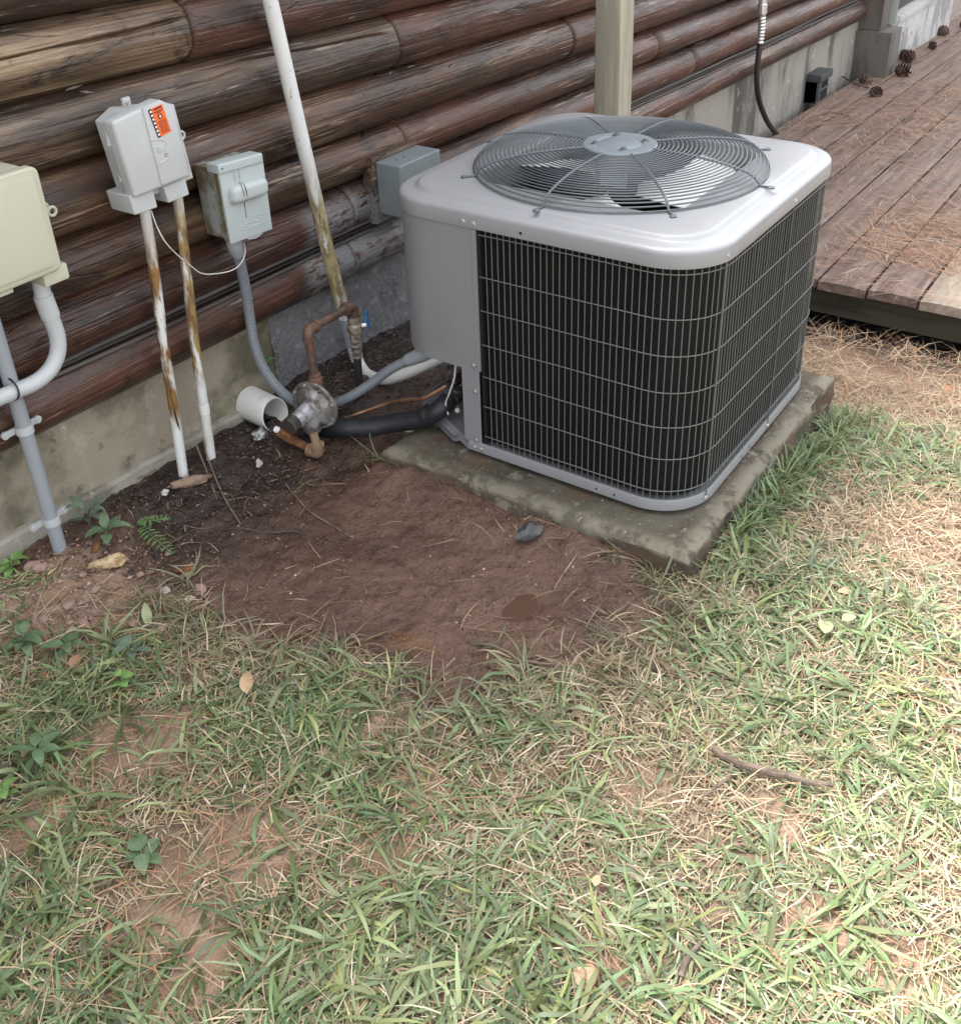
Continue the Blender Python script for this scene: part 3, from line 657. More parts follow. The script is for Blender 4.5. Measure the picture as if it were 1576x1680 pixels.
V, Fc = box_geo(1.825, 1.862, -1.3, 1.18, -0.318, -0.214); B().add(V, Fc).build('skirt_board', 'skirt_wood', deck)
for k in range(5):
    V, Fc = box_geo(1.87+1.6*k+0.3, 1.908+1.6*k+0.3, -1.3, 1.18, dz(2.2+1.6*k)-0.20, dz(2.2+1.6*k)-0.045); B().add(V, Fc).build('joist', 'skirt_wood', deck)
# ------------------------------------------------------------------ concrete pad
PX0, PX1, PY0, PY1 = -0.092, 0.832, -0.046, 0.765
def pad():
    xs = np.linspace(PX0, PX1, 110); ys = np.linspace(PY0, PY1, 96)
    X, Y = np.meshgrid(xs, ys, indexing='ij')
    de = np.minimum(np.minimum(X-PX0, PX1-X), np.minimum(Y-PY0, PY1-Y))
    Z = -0.012-0.011*np.exp(-de/(0.010*(1+0.7*n2(X, Y, 11, 3, 1))))+0.0020*n2(X, Y, 22, 4, 3)-0.012*np.clip(n2(X, Y, 8, 3, 7), 0, 1)*np.exp(-de/0.022)
    top = np.stack([X, Y, Z], -1)
    b = B(); b.add(top, grid_faces(len(xs), len(ys)))
    loop = [(i, 0) for i in range(110)]+[(109, j) for j in range(1, 96)]+[(i, 95) for i in range(108, -1, -1)]+[(0, j) for j in range(94, 0, -1)]
    P = np.array([top[i, j] for i, j in loop]); nrm = np.array([[0, -1, 0] if j == 0 else [1, 0, 0] if i == 109 else [0, 1, 0] if j == 95 else [-1, 0, 0] for i, j in loop], float)
    rings = [P]
    for dzv in (0.012, 0.03, 0.05, 0.075, 0.10, 0.14, 0.20):
        q = P.copy(); q[:, 2] = -0.022-dzv
        q += nrm*(0.003+0.010*fbm(np.stack([P[:, 0]*16, P[:, 1]*16, np.full(len(P), dzv*26)], -1), 3))[:, None]; rings.append(q)
    V, Fc = loft(rings, False, True); b.add(V, Fc)
    o = b.build('concrete_pad', 'pad_concrete', None, True, 60); return o
m_ = MATS['pad_concrete']; nt = m_.node_tree; bs = nt.nodes['Principled BSDF']; src = bs.inputs['Base Color'].links[0].from_socket
v_ = _coord(nt); sx_n = nt.nodes.new('ShaderNodeSeparateXYZ'); nt.links.new(v_, sx_n.inputs[0])
ed = nt.nodes.new('ShaderNodeMath'); ed.operation = 'MAXIMUM'; nt.links.new(_rng(nt, sx_n.outputs[0], PX0+0.050, PX0+0.012), ed.inputs[0]); nt.links.new(_rng(nt, sx_n.outputs[1], PY0+0.050, PY0+0.012), ed.inputs[1])
wr = _mul(nt, _mul(nt, ed.outputs[0], _rng(nt, sx_n.outputs[2], -0.034, -0.024)), _rng(nt, _tex(nt, v_, 13, 6, 0.7), 0.40, 0.56))
nt.links.new(_mix(nt, wr, src, (0.18, 0.162, 0.122)), bs.inputs['Base Color'])
padobj = pad(); tag(padobj, 'weathered mossy concrete pad under the air conditioner', 'pad')

# ------------------------------------------------------------------ air conditioner
W, H, RR = 0.79, 0.571, 0.126
CX = CY = W/2
ac = thing('air_conditioner', 'grey outdoor air conditioner unit with black coil and domed fan grille', 'air conditioner', (CX, CY, -0.012))
NQ = 14
def outline(off, n=NQ):
    """rounded square, counter-clockwise from the middle of nothing: list of (x, y)"""
    r = max(RR+off, 0.012); e = RR+off-r; out = []
    for cx, cy, a0 in ((W-RR+e, W-RR+e, 0), (RR-e, W-RR+e, 90), (RR-e, RR-e, 180), (W-RR+e, RR-e, 270)):
        for k in range(n+1):
            a = R_(a0+90*k/n); out.append((cx+r*math.cos(a), cy+r*math.sin(a)))
    return np.array(out)
def densify(P, m):
    d = np.r_[0, np.cumsum(np.linalg.norm(np.diff(np.vstack([P, P[:1]]), axis=0), axis=1))]
    Q = np.vstack([P, P[:1]]); t = np.linspace(0, d[-1], m, endpoint=False)
    return np.stack([np.interp(t, d, Q[:, 0]), np.interp(t, d, Q[:, 1])], 1)
def ring_at(off, z):
    P = outline(off); return np.c_[P, np.full(len(P), z)]
# lid: skirt, rolled edge, pressed bead, round fan opening with its throat
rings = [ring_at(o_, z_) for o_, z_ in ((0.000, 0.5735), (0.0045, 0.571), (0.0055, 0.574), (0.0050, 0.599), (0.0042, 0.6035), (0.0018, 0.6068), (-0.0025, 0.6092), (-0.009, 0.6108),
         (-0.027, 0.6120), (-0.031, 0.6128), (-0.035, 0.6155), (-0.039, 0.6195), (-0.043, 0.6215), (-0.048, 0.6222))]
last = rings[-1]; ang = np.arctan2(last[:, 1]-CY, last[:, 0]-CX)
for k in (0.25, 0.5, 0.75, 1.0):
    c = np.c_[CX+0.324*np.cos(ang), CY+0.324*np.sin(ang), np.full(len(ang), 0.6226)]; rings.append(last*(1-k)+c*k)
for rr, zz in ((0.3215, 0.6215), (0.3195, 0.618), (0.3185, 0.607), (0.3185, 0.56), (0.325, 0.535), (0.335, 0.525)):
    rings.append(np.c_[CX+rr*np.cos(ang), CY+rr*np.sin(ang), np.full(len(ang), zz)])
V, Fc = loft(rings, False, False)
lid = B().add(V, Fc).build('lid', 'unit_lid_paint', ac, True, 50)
# coil: finned black core that follows the rounded square
def cutcoil(P):
    Q = P.copy(); m_ = (P[:, 1] > 0.578) & (P[:, 1] > 0.578+0.62*P[:, 0]) & (P[:, 0] < 0.36)
    Q[m_, 1] = np.minimum(P[m_, 1], 0.578+0.62*np.maximum(P[m_, 0], 0.012)); return Q
PC = cutcoil(densify(outline(-0.016), 420))
V, Fc = loft([np.c_[PC, np.full(len(PC), z)] for z in (0.03, 0.20, 0.40, 0.572)], False, False)
B().add(V, Fc).build('coil', 'coil_fins', ac, True, 60)
# tube rows of the coil seen as faint vertical hair pins every few centimetres
PI_ = cutcoil(densify(outline(-0.075), 200))
V, Fc = loft([np.c_[PI_, np.full(len(PI_), z)] for z in (0.03, 0.53)], True, False); B().add(V, Fc).build('coil_inner_face', 'coil_fins', ac)
# base pan with its light rim, cut back at the valve corner
def cutrim(off):
    P = outline(off); P = densify(P, 260)
    out = []
    for x, y in P:
        # chamfer the corner at x~0, y~W : keep y <= 0.575 + 2.6 x there
        if y > 0.575 and x < 0.10 and y > 0.575+2.0*x:
            # slide onto the chamfer line
            t = (x+0.5*(y-0.575))/2; t = max(0.0, min(0.105, t)); x, y = t+off*0.8, 0.575+2.0*t
        out.append((x, y))
    return np.array(out)
rim = [np.c_[cutrim(o_), np.full(260, z_)] for o_, z_ in ((-0.02, 0.001), (0.001, 0.0), (0.003, 0.002), (0.003, 0.026), (0.0015, 0.0285), (-0.001, 0.0285), (-0.002, 0.020), (-0.02, 0.018))]
V, Fc = loft(rim, True, True); B().add(V, Fc).build('base_pan', 'unit_paint', ac, True, 40)
for fx, fy in ((0.12, 0.12), (0.67, 0.12), (0.12, 0.62), (0.67, 0.67)): lathe('foot', [(0, 0.03), (0.013, 0.03)], (fx, fy, -0.0135), (0, 0, 1), 'inner_dark', ac, 12)
# coil guard: arc-length positions start at the service panel and run round the yard side
PG = densify(outline(-0.002), 1600)
st = np.argmin(np.abs(PG[:, 0]+0.002-0.0)*5+np.abs(PG[:, 1]-0.519)+(PG[:, 0] > 0.1)*9)
PG = np.roll(PG, -st, 0); dG = np.r_[0, np.cumsum(np.linalg.norm(np.diff(PG, axis=0), axis=1))]
LEN = 0.519+W+W*0.98+0.45-0.86*RR
def gp(s): return np.array([np.interp(s, dG, PG[:, 0]), np.interp(s, dG, PG[:, 1])])
nw = int(LEN/0.0152)
V, Fc = tube_geo(np.array([[0, 0, 0.030], [0, 0, 0.10], [0, 0, 0.2], [0, 0, 0.3], [0, 0, 0.4], [0, 0, 0.5], [0, 0, 0.5715]]), 0.00115, 6)
wire0 = None
for k in range(nw+1):
    p = gp(k*0.0152+0.001)
    if wire0 is None:
        wire0 = B().add(V, Fc).build('guard_wire', 'guard_wire', ac); o = wire0
    else:
        o = wire0.copy(); COL.objects.link(o)
    o.location = (p[0]+random.uniform(-.0001, .0001), p[1]+random.uniform(-.0001, .0001), 0)
    o.rotation_euler = (random.gauss(0, 0.0004), random.gauss(0, 0.0004), random.uniform(0, 6))
for z in (0.5585, 0.462, 0.380, 0.296, 0.213, 0.134, 0.052):
    s = np.linspace(0, LEN, 150); P = np.array([np.r_[gp(q), z] for q in s])
    cen = np.array([CX, CY]); d = P[:, :2]-cen; P[:, :2] += 0.0026*d/np.linalg.norm(d, axis=1)[:, None]
    P[:, 2] += 0.0012*n2(s, s*0, 6, 2, z*30)
    V2, F2 = tube_geo(P, 0.00130, 6); B().add(V2, F2).build('guard_hoop', 'guard_wire', ac)
# flat tie straps on the guard
for s in (0.519-RR+0.165, 0.519-RR+0.52):
    p = gp(s); q = gp(s+0.01); t = (q-p)/np.linalg.norm(q-p); nrm = np.array([t[1], -t[0]]); nrm = nrm if nrm@(p-[CX, CY]) > 0 else -nrm
    c = p+nrm*0.0035; hw = 0.0017
    V2 = []
    for z in (0.012, 0.585):
        for a_, b_ in ((-1, 0), (1, 0), (1, 1), (-1, 1)): V2.append((*(c+t*hw*a_+nrm*(0.0015*b_+0.0015)), z))
    B().add(V2, [[0, 1, 2, 3], [7, 6, 5, 4], [0, 4, 5, 1], [1, 5, 6, 2], [2, 6, 7, 3], [3, 7, 4, 0]]).build('tie_strap', 'guard_wire', ac)
    for z in (0.013, 0.584):
        V2, F2 = screw_geo((*(c+nrm*0.002), z), (*nrm, 0), 0.0042, 0.004); B().add(V2, F2).build('screw', 'zinc', ac)
# service panel over the electrics: left face, rounded back corner and a piece of the back
def panel_path(off):
    P = [(0-off, 0.533), (0-off, 0.560), (0-off, 0.60), (0-off, W-RR)]
    for k in range(1, 15):
        a = PI-PI/2*k/14; P.append((RR+(RR+off)*math.cos(a), W-RR+(RR+off)*math.sin(a)))
    P.append((0.42, W+off)); return np.array(P)
po, pi_ = panel_path(0.0015), panel_path(-0.006)
def panel(name, zb, zt, mm, out=0.0015):
    po, pi_ = panel_path(out), panel_path(-0.006); n = len(po)
    sec = np.vstack([po, pi_[::-1]])
    V, Fc = loft([np.c_[sec, np.full(len(sec), z)] for z in (zb, zb+0.002, zt)], True, True)
    return B().add(V, Fc).build(name, mm, ac, True, 35)
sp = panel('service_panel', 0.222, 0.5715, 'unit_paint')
# hemmed right edge of the panel + a dark strip put in as its shadow gap
V, Fc = box_geo(-0.0045, 0.0, 0.5255, 0.5345, 0.226, 0.570); B().add(V, Fc).build('panel_hem', 'unit_paint', ac)
V, Fc = box_geo(0.000, 0.012, 0.517, 0.5248, 0.03, 0.571); B().add(V, Fc).build('shadow_gap_strip', 'inner_dark', ac)
# corner column below the panel, and the recessed valve bay
bay = B()
V, Fc = box_geo(-0.0018, 0.0, 0.531, 0.580, 0.0287, 0.232); bay.add(V, Fc)
bay.build('corner_column', 'unit_paint', ac)
V2 = [(0.0, 0.5815, 0.029), (0.33, 0.786, 0.029), (0.33, 0.780, 0.029), (0.0, 0.5755, 0.029)]; V2 += [(x_, y_, 0.2255) for x_, y_, z_ in V2]
B().add(V2, [[0, 1, 2, 3], [7, 6, 5, 4], [0, 4, 5, 1], [1, 5, 6, 2], [2, 6, 7, 3], [3, 7, 4, 0]]).build('valve_bay_wall', 'inner_dark', ac)
fl_ = np.vstack([panel_path(-0.008), [(0.42, 0.55)]]); V, Fc = loft([np.c_[fl_, np.full(len(fl_), z)] for z in (0.226, 0.232)]); B().add(V, Fc).build('panel_floor', 'inner_dark', ac)
b = B()
for (y, z) in ((0.545, 0.215+0.022), (0.543, 0.168), (0.546, 0.0345), (0.533, 0.012), (0.552, 0.012)):
    V, Fc = screw_geo((-0.003, y, z), (-1, 0, 0)); b.add(V, Fc)
b.build('screw', 'zinc', ac)
b = B()
for (y, z) in ((0.556, 0.5835), (0.529, 0.5825)):
    V, Fc = screw_geo((-0.0045, y, z), (-1, 0, 0), 0.005, 0.004); b.add(V, Fc)
b.build('screw', 'zinc', ac)
V, Fc = lathe_geo([(0, 0.0035), (0.0006, 0.0035)], (-0.0052, 0.41, 0.5845), (-1, 0, 0), 12); B().add(V, Fc).build('punched_hole', 'inner_dark', ac)
b = B()
for s in (0.30, 0.345, 0.75, 0.80):
    p = gp(s); q = gp(s+0.01); t = (q-p)/np.linalg.norm(q-p); nrm = np.array([-t[1], t[0]]); nrm = nrm if nrm@(p-[CX, CY]) > 0 else -nrm
    V, Fc = lathe_geo([(0, 0.0026), (0.0006, 0.0026)], (*(p+nrm*0.005), 0.013), (*nrm, 0), 10); b.add(V, Fc)
b.build('punched_hole', 'inner_dark', ac)
# domed fan grille
def gzr(r): return float(np.interp(r, [0, 0.083, 0.14, 0.20, 0.25, 0.285, 0.308, 0.322, 0.331, 0.336, 0.345], [0.6690, 0.6680, 0.6675, 0.6655, 0.6605, 0.6545, 0.6485, 0.6420, 0.6345, 0.6260, 0.6245]))
gr = []
rs_ = np.linspace(0.0905, 0.3355, 200); ls_ = np.r_[0, np.cumsum(np.hypot(np.diff(rs_), np.diff([gzr(q) for q in rs_])))]
for k in range(26):
    r = float(np.interp(k/25*ls_[-1], ls_, rs_)); th = np.linspace(0, 2*PI, 84, endpoint=False)
    P = np.stack([CX+r*np.cos(th), CY+r*np.sin(th), np.full(84, gzr(r))], 1)
    V, Fc = tube_geo(P, 0.0018, 6, False, True); o = B().add(V, Fc).build('grille_ring', 'fan_wire', ac)
for k in range(8):
    a = PI/4*k; rr = np.r_[0.07, 0.10, 0.14, 0.17, 0.20, 0.23, 0.26, 0.29, 0.31, 0.325, 0.338, 0.352, 0.366]
    P = np.array([(CX+r*math.cos(a), CY+r*math.sin(a), gzr(r)-0.0034 if r < 0.335 else 0.6245) for r in rr])
    P[:, 2] += 0.0034*(rr < 0.336); V, Fc = tube_geo(P, 0.0031, 8); b = B().add(V, Fc)
    V, Fc = lathe_geo([(0, 0.007), (0.003, 0.0075), (0.005, 0.004)], (CX+0.363*math.cos(a), CY+0.363*math.sin(a), 0.6225), (0, 0, 1), 10); b.add(V, Fc)
    b.build('grille_spoke', 'fan_wire', ac)
V, Fc = lathe_geo([(-0.006, 0.083), (0.0, 0.0855), (0.0025, 0.083), (0.003, 0.07), (0.003, 0.055), (0.0015, 0.052), (0.003, 0.049), (0.003, 0.001)], (CX, CY, 0.6685), (0, 0, 1), 64)
plate = B().add(V, Fc).build('hub_plate', 'fan_plate', ac)
for k in range(4):
    a = R_(35.5)+PI/2*k; c = (CX+0.057*math.cos(a), CY+0.057*math.sin(a), 0.6715)
    V, Fc = lathe_geo([(-0.004, 0.010), (0.0, 0.0115), (0.0015, 0.009), (0.0008, 0.007), (0.0035, 0.0055), (0.006, 0.005)], c, (0, 0, 1), 14)
    B().add(V, Fc).build('bolt', 'fan_wire', plate)
# motor and fan below the plate
lathe('motor', [(0, 0.050), (0.004, 0.056), (0.070, 0.056), (0.078, 0.045), (0.085, 0.012)], (CX, CY, 0.655), (0, 0, -1), 'inner_dark', ac, 40)
bbox('motor_label', CX-0.068, CX-0.0595, CY-0.052, CY+0.012, 0.590, 0.625, 'motor_paint', ac, 0.001)
fan = lathe('fan', [(0, 0.03), (0.01, 0.045), (0.02, 0.045)], (CX, CY, 0.572), (0, 0, -1), 'inner_dark', ac, 24)
for k in range(3):
    a0 = R_(-64+120*k); nu, nv = 14, 12; V = []
    for i in range(nu):
        r = 0.045+(0.300-0.045)*i/(nu-1); half = np.interp(r, [0.045, 0.12, 0.22, 0.30], [0.30, 0.45, 0.56, 0.55])
        for j in range(nv):
            t = -1+2*j/(nv-1); a = a0+half*t+0.25*(r-0.15)/0.15
            V.append((CX+r*math.cos(a), CY+r*math.sin(a), 0.566+0.026*t*(r/0.3)**0.5-0.006*math.cos(t*1.5)))
    V = np.array(V); low = V-[0, 0, 0.0016]; n0 = len(V)
    F1 = grid_faces(nu, nv); b = B().add(np.vstack([V, low]), F1.tolist()+(F1[:, ::-1]+n0).tolist())
    b.build('blade', 'blade_aluminium', fan)
# service valves
vb = thing('service_valves', 'dark brass service valves in the open lower corner of the unit', 'valve', (0.06, 0.63, 0.03))
lathe('valve_body', [(0, 0.016), (0.02, 0.019), (0.045, 0.019), (0.05, 0.013), (0.075, 0.013)], (0.120, 0.665, 0.075), (-1, 0.10, 0), 'brass_dark', vb, 8)
lathe('valve_body', [(0, 0.012), (0.02, 0.014), (0.04, 0.014), (0.045, 0.010), (0.06, 0.010)], (0.125, 0.672, 0.112), (-1, 0.1, 0), 'brass_dark', vb, 8)
lathe('valve_cap', [(0, 0.012), (0.018, 0.013), (0.022, 0.009)], (0.075, 0.655, 0.088), (-0.2, -0.3, 1), 'brass_dark', vb, 6)
lathe('valve_cap', [(0, 0.008), (0.016, 0.008), (0.018, 0.006)], (0.060, 0.640, 0.062), (-1, -0.4, 0.2), 'zinc', vb, 6)

# ------------------------------------------------------------------ things fixed to the wall
def quad_prism(name, px, yf, yb, m, parent, bev=0.003, seg=3, grow=0.0):
    P = [wy(x, y, yf) for x, y in px]; c = np.mean(P, axis=0)
    poly = [((p[0]-c[0])*(1+grow)+c[0], (p[2]-c[2])*(1+grow)+c[2]) for p in P]
    return prism(name, poly, yf, yb, m, parent, bev, seg)
# --- cream enclosure at the left edge
e = thing('utility_enclosure', 'cream plastic utility box at the left edge above the curved conduit', 'utility box', (-0.75, 1.12, 0.56))
p1 = wy(62, 285, 1.075); p2 = wy(105, 440, 1.075); xr = (p1[0]+p2[0])/2; zt = wy(38, 277, 1.075)[2]; zb = wy(80, 450, 1.075)[2]
prism('base', rrect(xr-0.285, xr-0.004, zb+0.004, zt-0.004, 0.014), 1.100, 1.180, 'tan_plastic', e, 0.003)
cv = prism('cover', rrect(xr-0.29, xr, zb, zt, 0.016), 1.074, 1.0995, 'tan_plastic', e, 0.006, 3)
prism('raised_face', rrect(xr-0.278, xr-0.013, zb+0.014, zt-0.014, 0.010), 1.0695, 1.0745, 'tan_plastic', cv, 0.0022, 2)
hb = wy(84, 458, 1.11)
prism('conduit_hub', rrect(hb[0]-0.030, hb[0]+0.026, zb-0.028, zb+0.006, 0.005), 1.085, 1.150, 'tan_plastic', e, 0.003)
lt = wy(10, 482, 1.09); bbox('latch', lt[0]-0.03, lt[0]+0.012, 1.082, 1.10, zb-0.010, zb+0.004, 'tan_plastic', e, 0.002)
er = wy(88, 347, 1.10)
th = np.linspace(0, 2*PI, 24, endpoint=False)
for dx, dzv, r in ((0.0, 0.0, 0.0085), (-0.013, 0.013, 0.006)):
    V, Fc = tube_geo(np.stack([er[0]+dx+r*np.cos(th), np.full(24, 1.105), er[2]+dzv+r*np.sin(th)], 1), 0.0030, 8, False, True)
    B().add(V, Fc).build('lock_ring', 'tan_plastic', e)
# --- pale conduit curving out of it
P = [wy(x, y, 1.128) for x, y in ((66, 460), (72, 490), (84, 522), (94, 552), (94, 580), (82, 606), (58, 627), (22, 643), (-30, 664), (-90, 690))]
j = thing('curved_conduit', 'pale grey conduit bending left below the cream utility box', 'conduit', tuple(P[4]))
tube('pipe', P, 0.0165, 'conduit_pale', j, 16, 8)
tube('coupling', [wy(x, y, 1.128) for x, y in ((70, 484), (76, 500), (83, 519))], 0.0192, 'conduit_pale', j, 16, 4)
# --- grey upright conduit with two straps
xg = wy(45, 720, 1.150)[0]
g = thing('upright_conduit', 'blue grey upright conduit strapped to the foundation at far left', 'conduit', (xg, 1.15, -0.06))
V, Fc = tube_geo([(xg, 1.150, -0.14), (xg, 1.150, 0.2), (xg, 1.150, 0.70)], 0.0152, 18); B().add(V, Fc).build('pipe', 'conduit_grey', g)
for k, (sx_, sy_) in enumerate(((31, 708), (80, 856))):
    z = wy(sx_, sy_, 1.15)[2]
    b = B(); V, Fc = tube_geo([(xg, 1.150, z-0.009), (xg, 1.150, z+0.009)], 0.0182, 18); b.add(V, Fc)
    for s in (-1, 1):
        x0 = xg+s*0.016; V, Fc = box_geo(min(x0, x0+s*0.022), max(x0, x0+s*0.022), 1.158, 1.163, z-0.007, z+0.007); b.add(V, Fc)
        V, Fc = lathe_geo([(0, 0.0085), (0.006, 0.0085)], (x0+s*0.022, 1.163, z), (0, -1, 0), 14); b.add(V, Fc)
        V, Fc = screw_geo((x0+s*0.021, 1.157, z), (0, -1, 0), 0.0035, 0.003); b.add(V, Fc)
    b.build('pipe_strap', 'conduit_pale', g)
zt_ = wy(20, 640, 1.13); th = np.linspace(0, 2*PI, 28, endpoint=False)
V, Fc = tube_geo(np.stack([zt_[0]+0.004*np.sin(th), 1.139+0.031*np.cos(th), zt_[2]+0.022*np.sin(th)], 1), 0.0022, 6, False, True)
tag(B().add(V, Fc).build('zip_tie', 'cable_black'), 'black zip tie holding the curved conduit to the upright one', 'zip tie')
V, Fc = tube_geo(smooth_path([wy(x, y, 1.16) for x, y in ((-30, 505), (5, 514), (30, 517), (-20, 520))], 6), 0.0015, 6)
tag(B().add(V, Fc).build('loose_wire', 'cable_black'), 'thin black wire end below the cream utility box', 'wire')

# --- telephone style interface box with orange sticker
nb = thing('interface_box', 'light grey interface box with an orange warning sticker', 'utility box', (-0.36, 1.12, 0.62))
FQ = [(184, 200), (262, 163), (284, 172), (313, 289), (222, 325)]
quad_prism('base', [(182, 203), (206, 180), (286, 170), (318, 292), (232, 330), (222, 330)], 1.098, 1.150, 'grey_plastic_side', nb, 0.004)
cov = quad_prism('cover', FQ, 1.064, 1.0975, 'grey_plastic', nb, 0.007, 3)
quad_prism('side_panel', [(234, 176), (262, 163), (283, 173), (309, 286), (266, 303)], 1.0605, 1.0645, 'grey_plastic', cov, 0.0015, 2)
for y_, x_ in ((222, 170), (280, 190)):
    a_ = wy(x_+4, y_, 1.10); V, Fc = lathe_geo([(0, 0.0045), (0.045, 0.0045)], (a_[0], 1.096, a_[2]-0.02), (0.06, 0, 1), 12)
    b = B().add(V, Fc); V, Fc = box_geo(a_[0], a_[0]+0.014, 1.094, 1.102, a_[2]-0.016, a_[2]+0.022); b.add(V, Fc); b.build('hinge', 'grey_plastic', nb)
quad_prism('cable_hub', [(212, 322), (250, 306), (259, 340), (222, 353)], 1.075, 1.150, 'grey_plastic', nb, 0.003)
quad_prism('cable_hub', [(268, 306), (304, 292), (311, 319), (277, 333)], 1.080, 1.150, 'grey_plastic', nb, 0.003)
a_ = wy(300, 222, 1.10); th = np.linspace(0, 2*PI, 20, endpoint=False)
V, Fc = tube_geo(np.stack([a_[0]+0.008*np.cos(th), np.full(20, 1.105), a_[2]+0.008*np.sin(th)], 1), 0.0028, 8, False, True); B().add(V, Fc).build('lock_ring', 'grey_plastic', nb)
a_ = wy(200, 161, 1.165); bbox('mounting_tab', a_[0]-0.010, a_[0]+0.010, 1.1505, 1.158, a_[2]-0.05, a_[2]+0.004, 'grey_plastic_side', nb, 0.003)
V, Fc = screw_geo((a_[0], 1.1505, a_[2]-0.006), (0, -1, 0), 0.004, 0.004); B().add(V, Fc).build('screw', 'zinc', nb)
# sticker: thin label with checkered edge, emblem and lines of print
def on_front(px, Y): return [tuple(wy(x, y, Y)) for x, y in px]
def flat(name, px, Y, m, parent, th_=0.0004):
    P = on_front(px, Y); n = len(P); V = P+[(p[0], p[1]+th_, p[2]) for p in P]
    return mesh_obj(name, V, [list(range(n)), [n+k for k in range(n)][::-1]]+[[k, n+k, n+(k+1) % n, (k+1) % n] for k in range(n)], m, parent, False)
SQ = [(242.8, 180.5), (265.7, 169.8), (281.2, 215.0), (259.8, 226.3)]
def sq(u, v):
    a, b_, c, d = [np.array(q) for q in SQ]; return tuple((a*(1-u)+b_*u)*(1-v)+(d*(1-u)+c*u)*v)
st_ = flat('sticker', SQ, 1.0596, 'sticker_orange', nb)
def mark(u0, u1, v0, v1, m, Y=1.0591): return flat('print', [sq(u0, v0), sq(u1, v0), sq(u1, v1), sq(u0, v1)], Y, m, st_, 0.0003)
mark(0.0, 0.21, 0.0, 1.0, 'print_black')
for k in range(7): mark(0.07, 0.19, 0.06+0.135*k, 0.13+0.135*k, 'print_white', 1.0587)
mark(0.33, 0.92, 0.045, 0.10, 'print_black'); mark(0.30, 0.95, 0.155, 0.185, 'print_black'); mark(0.45, 0.80, 0.215, 0.24, 'print_black')
mark(0.48, 0.76, 0.29, 0.44, 'print_black'); mark(0.57, 0.68, 0.325, 0.405, 'print_white', 1.0587)
for k in range(9): mark(0.30+0.04*(k % 3), 0.93-0.05*(k % 2), 0.50+0.052*k, 0.518+0.052*k, 'print_black')
# pressed latch and vertical grooves of the cover
for px in ([(247, 228), (248, 233)], ):
    V, Fc = tube_geo(smooth_path([wy(x, y, 1.0605) for x, y in ((246, 230), (262, 229), (271, 231), (272, 238))], 5), 0.0014, 6); B().add(V, Fc).build('latch', 'grey_plastic', cov)
V, Fc = tube_geo(smooth_path([wy(x, y, 1.0605) for x, y in ((259, 268), (268, 265), (276, 258))], 5), 0.0014, 6); B().add(V, Fc).build('latch', 'grey_plastic', cov)
quad_prism('latch_plate', [(257, 242), (270, 237), (274, 246), (261, 250)], 1.0590, 1.0612, 'grey_plastic_side', cov, 0.0005, 1)
a_ = wy(272, 253, 1.0605); V, Fc = lathe_geo([(0, 0.0045), (0.002, 0.0045), (0.002, 0.0025), (0.0005, 0.002)], a_, (0, -1, 0), 14); B().add(V, Fc).build('screw', 'zinc', cov)
# --- the two rust-streaked pipes
for nm, px, mm, lab in (('left', [(238, 345), (252, 440), (268, 560), (285, 670), (302.5, 790)], 'pvc_rusty_left', 'white plastic pipe with long rust streak, left of the pair under the interface box'),
                        ('right', [(292, 325), (303, 420), (319, 560), (335, 670), (348.5, 765)], 'pvc_rusty_right', 'white plastic pipe with yellowish stains, right of the pair under the interface box')):
    Q = np.array([wy(x, y, 1.138) for x, y in px]); Q[0, 2] += 0.02
    t = thing('plastic_pipe', lab, 'pipe', tuple(Q[-1]), 'stained pipes below the interface box')
    tube('pipe', Q, 0.0118, mm, t, 16, 6)
    i = 3 if nm == 'right' else 2
    if nm == 'right': tube('coupling', [Q[3]+[0, 0, 0.012], Q[3]-[0, 0, 0.012]], 0.0130, 'pvc_white', t, 16, 1)
    else:
        q = [np.array(wy(x, y, 1.1255)) for x, y in ((278, 640), (284, 665), (290, 690), (295, 705))]
        V, Fc = tube_geo(smooth_path(q, 4), [0.001]*6+[0.0022]*5+[0.0008]*2, 6, True); B().add(V, Fc).build('crack', 'print_black', t)
# --- drooping thin wire
P = [wy(x, y, Y) for x, y, Y in ((248, 345, 1.11), (256, 368, 1.10), (270, 395, 1.09), (290, 417, 1.10), (312, 435, 1.11), (330, 448, 1.12), (352, 449, 1.12), (378, 444, 1.11), (394, 433, 1.10), (402, 415, 1.10), (400, 398, 1.11))]
V, Fc = tube_geo(smooth_path(P, 8), 0.0014, 6); tag(B().add(V, Fc).build('thin_wire', 'wire_white'), 'thin white wire drooping between the interface box and the disconnect box', 'wire')

# --- disconnect box
d = thing('disconnect_box', 'pale green grey electrical disconnect box with raised pill shaped cover', 'electrical box', (-0.13, 1.12, 0.48))
DQ = [(358.8, 275.4), (431, 255), (447.3, 375.6), (379.6, 400.9)]
quad_prism('backplate', [(353, 277), (422, 255), (428, 262), (440, 372), (388, 396), (374, 392)], 1.108, 1.180, 'box_metal_dirty', d, 0.003)
quad_prism('case', [(360.5, 279), (430, 258), (446, 374), (380.5, 398)], 1.084, 1.1075, 'box_metal_dirty', d, 0.002)
fr = quad_prism('front_cover', [(359.6, 284), (431.8, 263), (447.3, 375.6), (379.6, 400.9)], 1.0755, 1.0835, 'box_metal', d, 0.002)
quad_prism('hood', [(357.6, 270.5), (430.6, 250.5), (432.6, 266.0), (360.2, 287.0)], 1.0715, 1.1120, 'box_metal', d, 0.004)
pl = [wy(x, y, 1.075) for x, y in ((374, 306), (432, 288), (434, 318), (377, 335))]
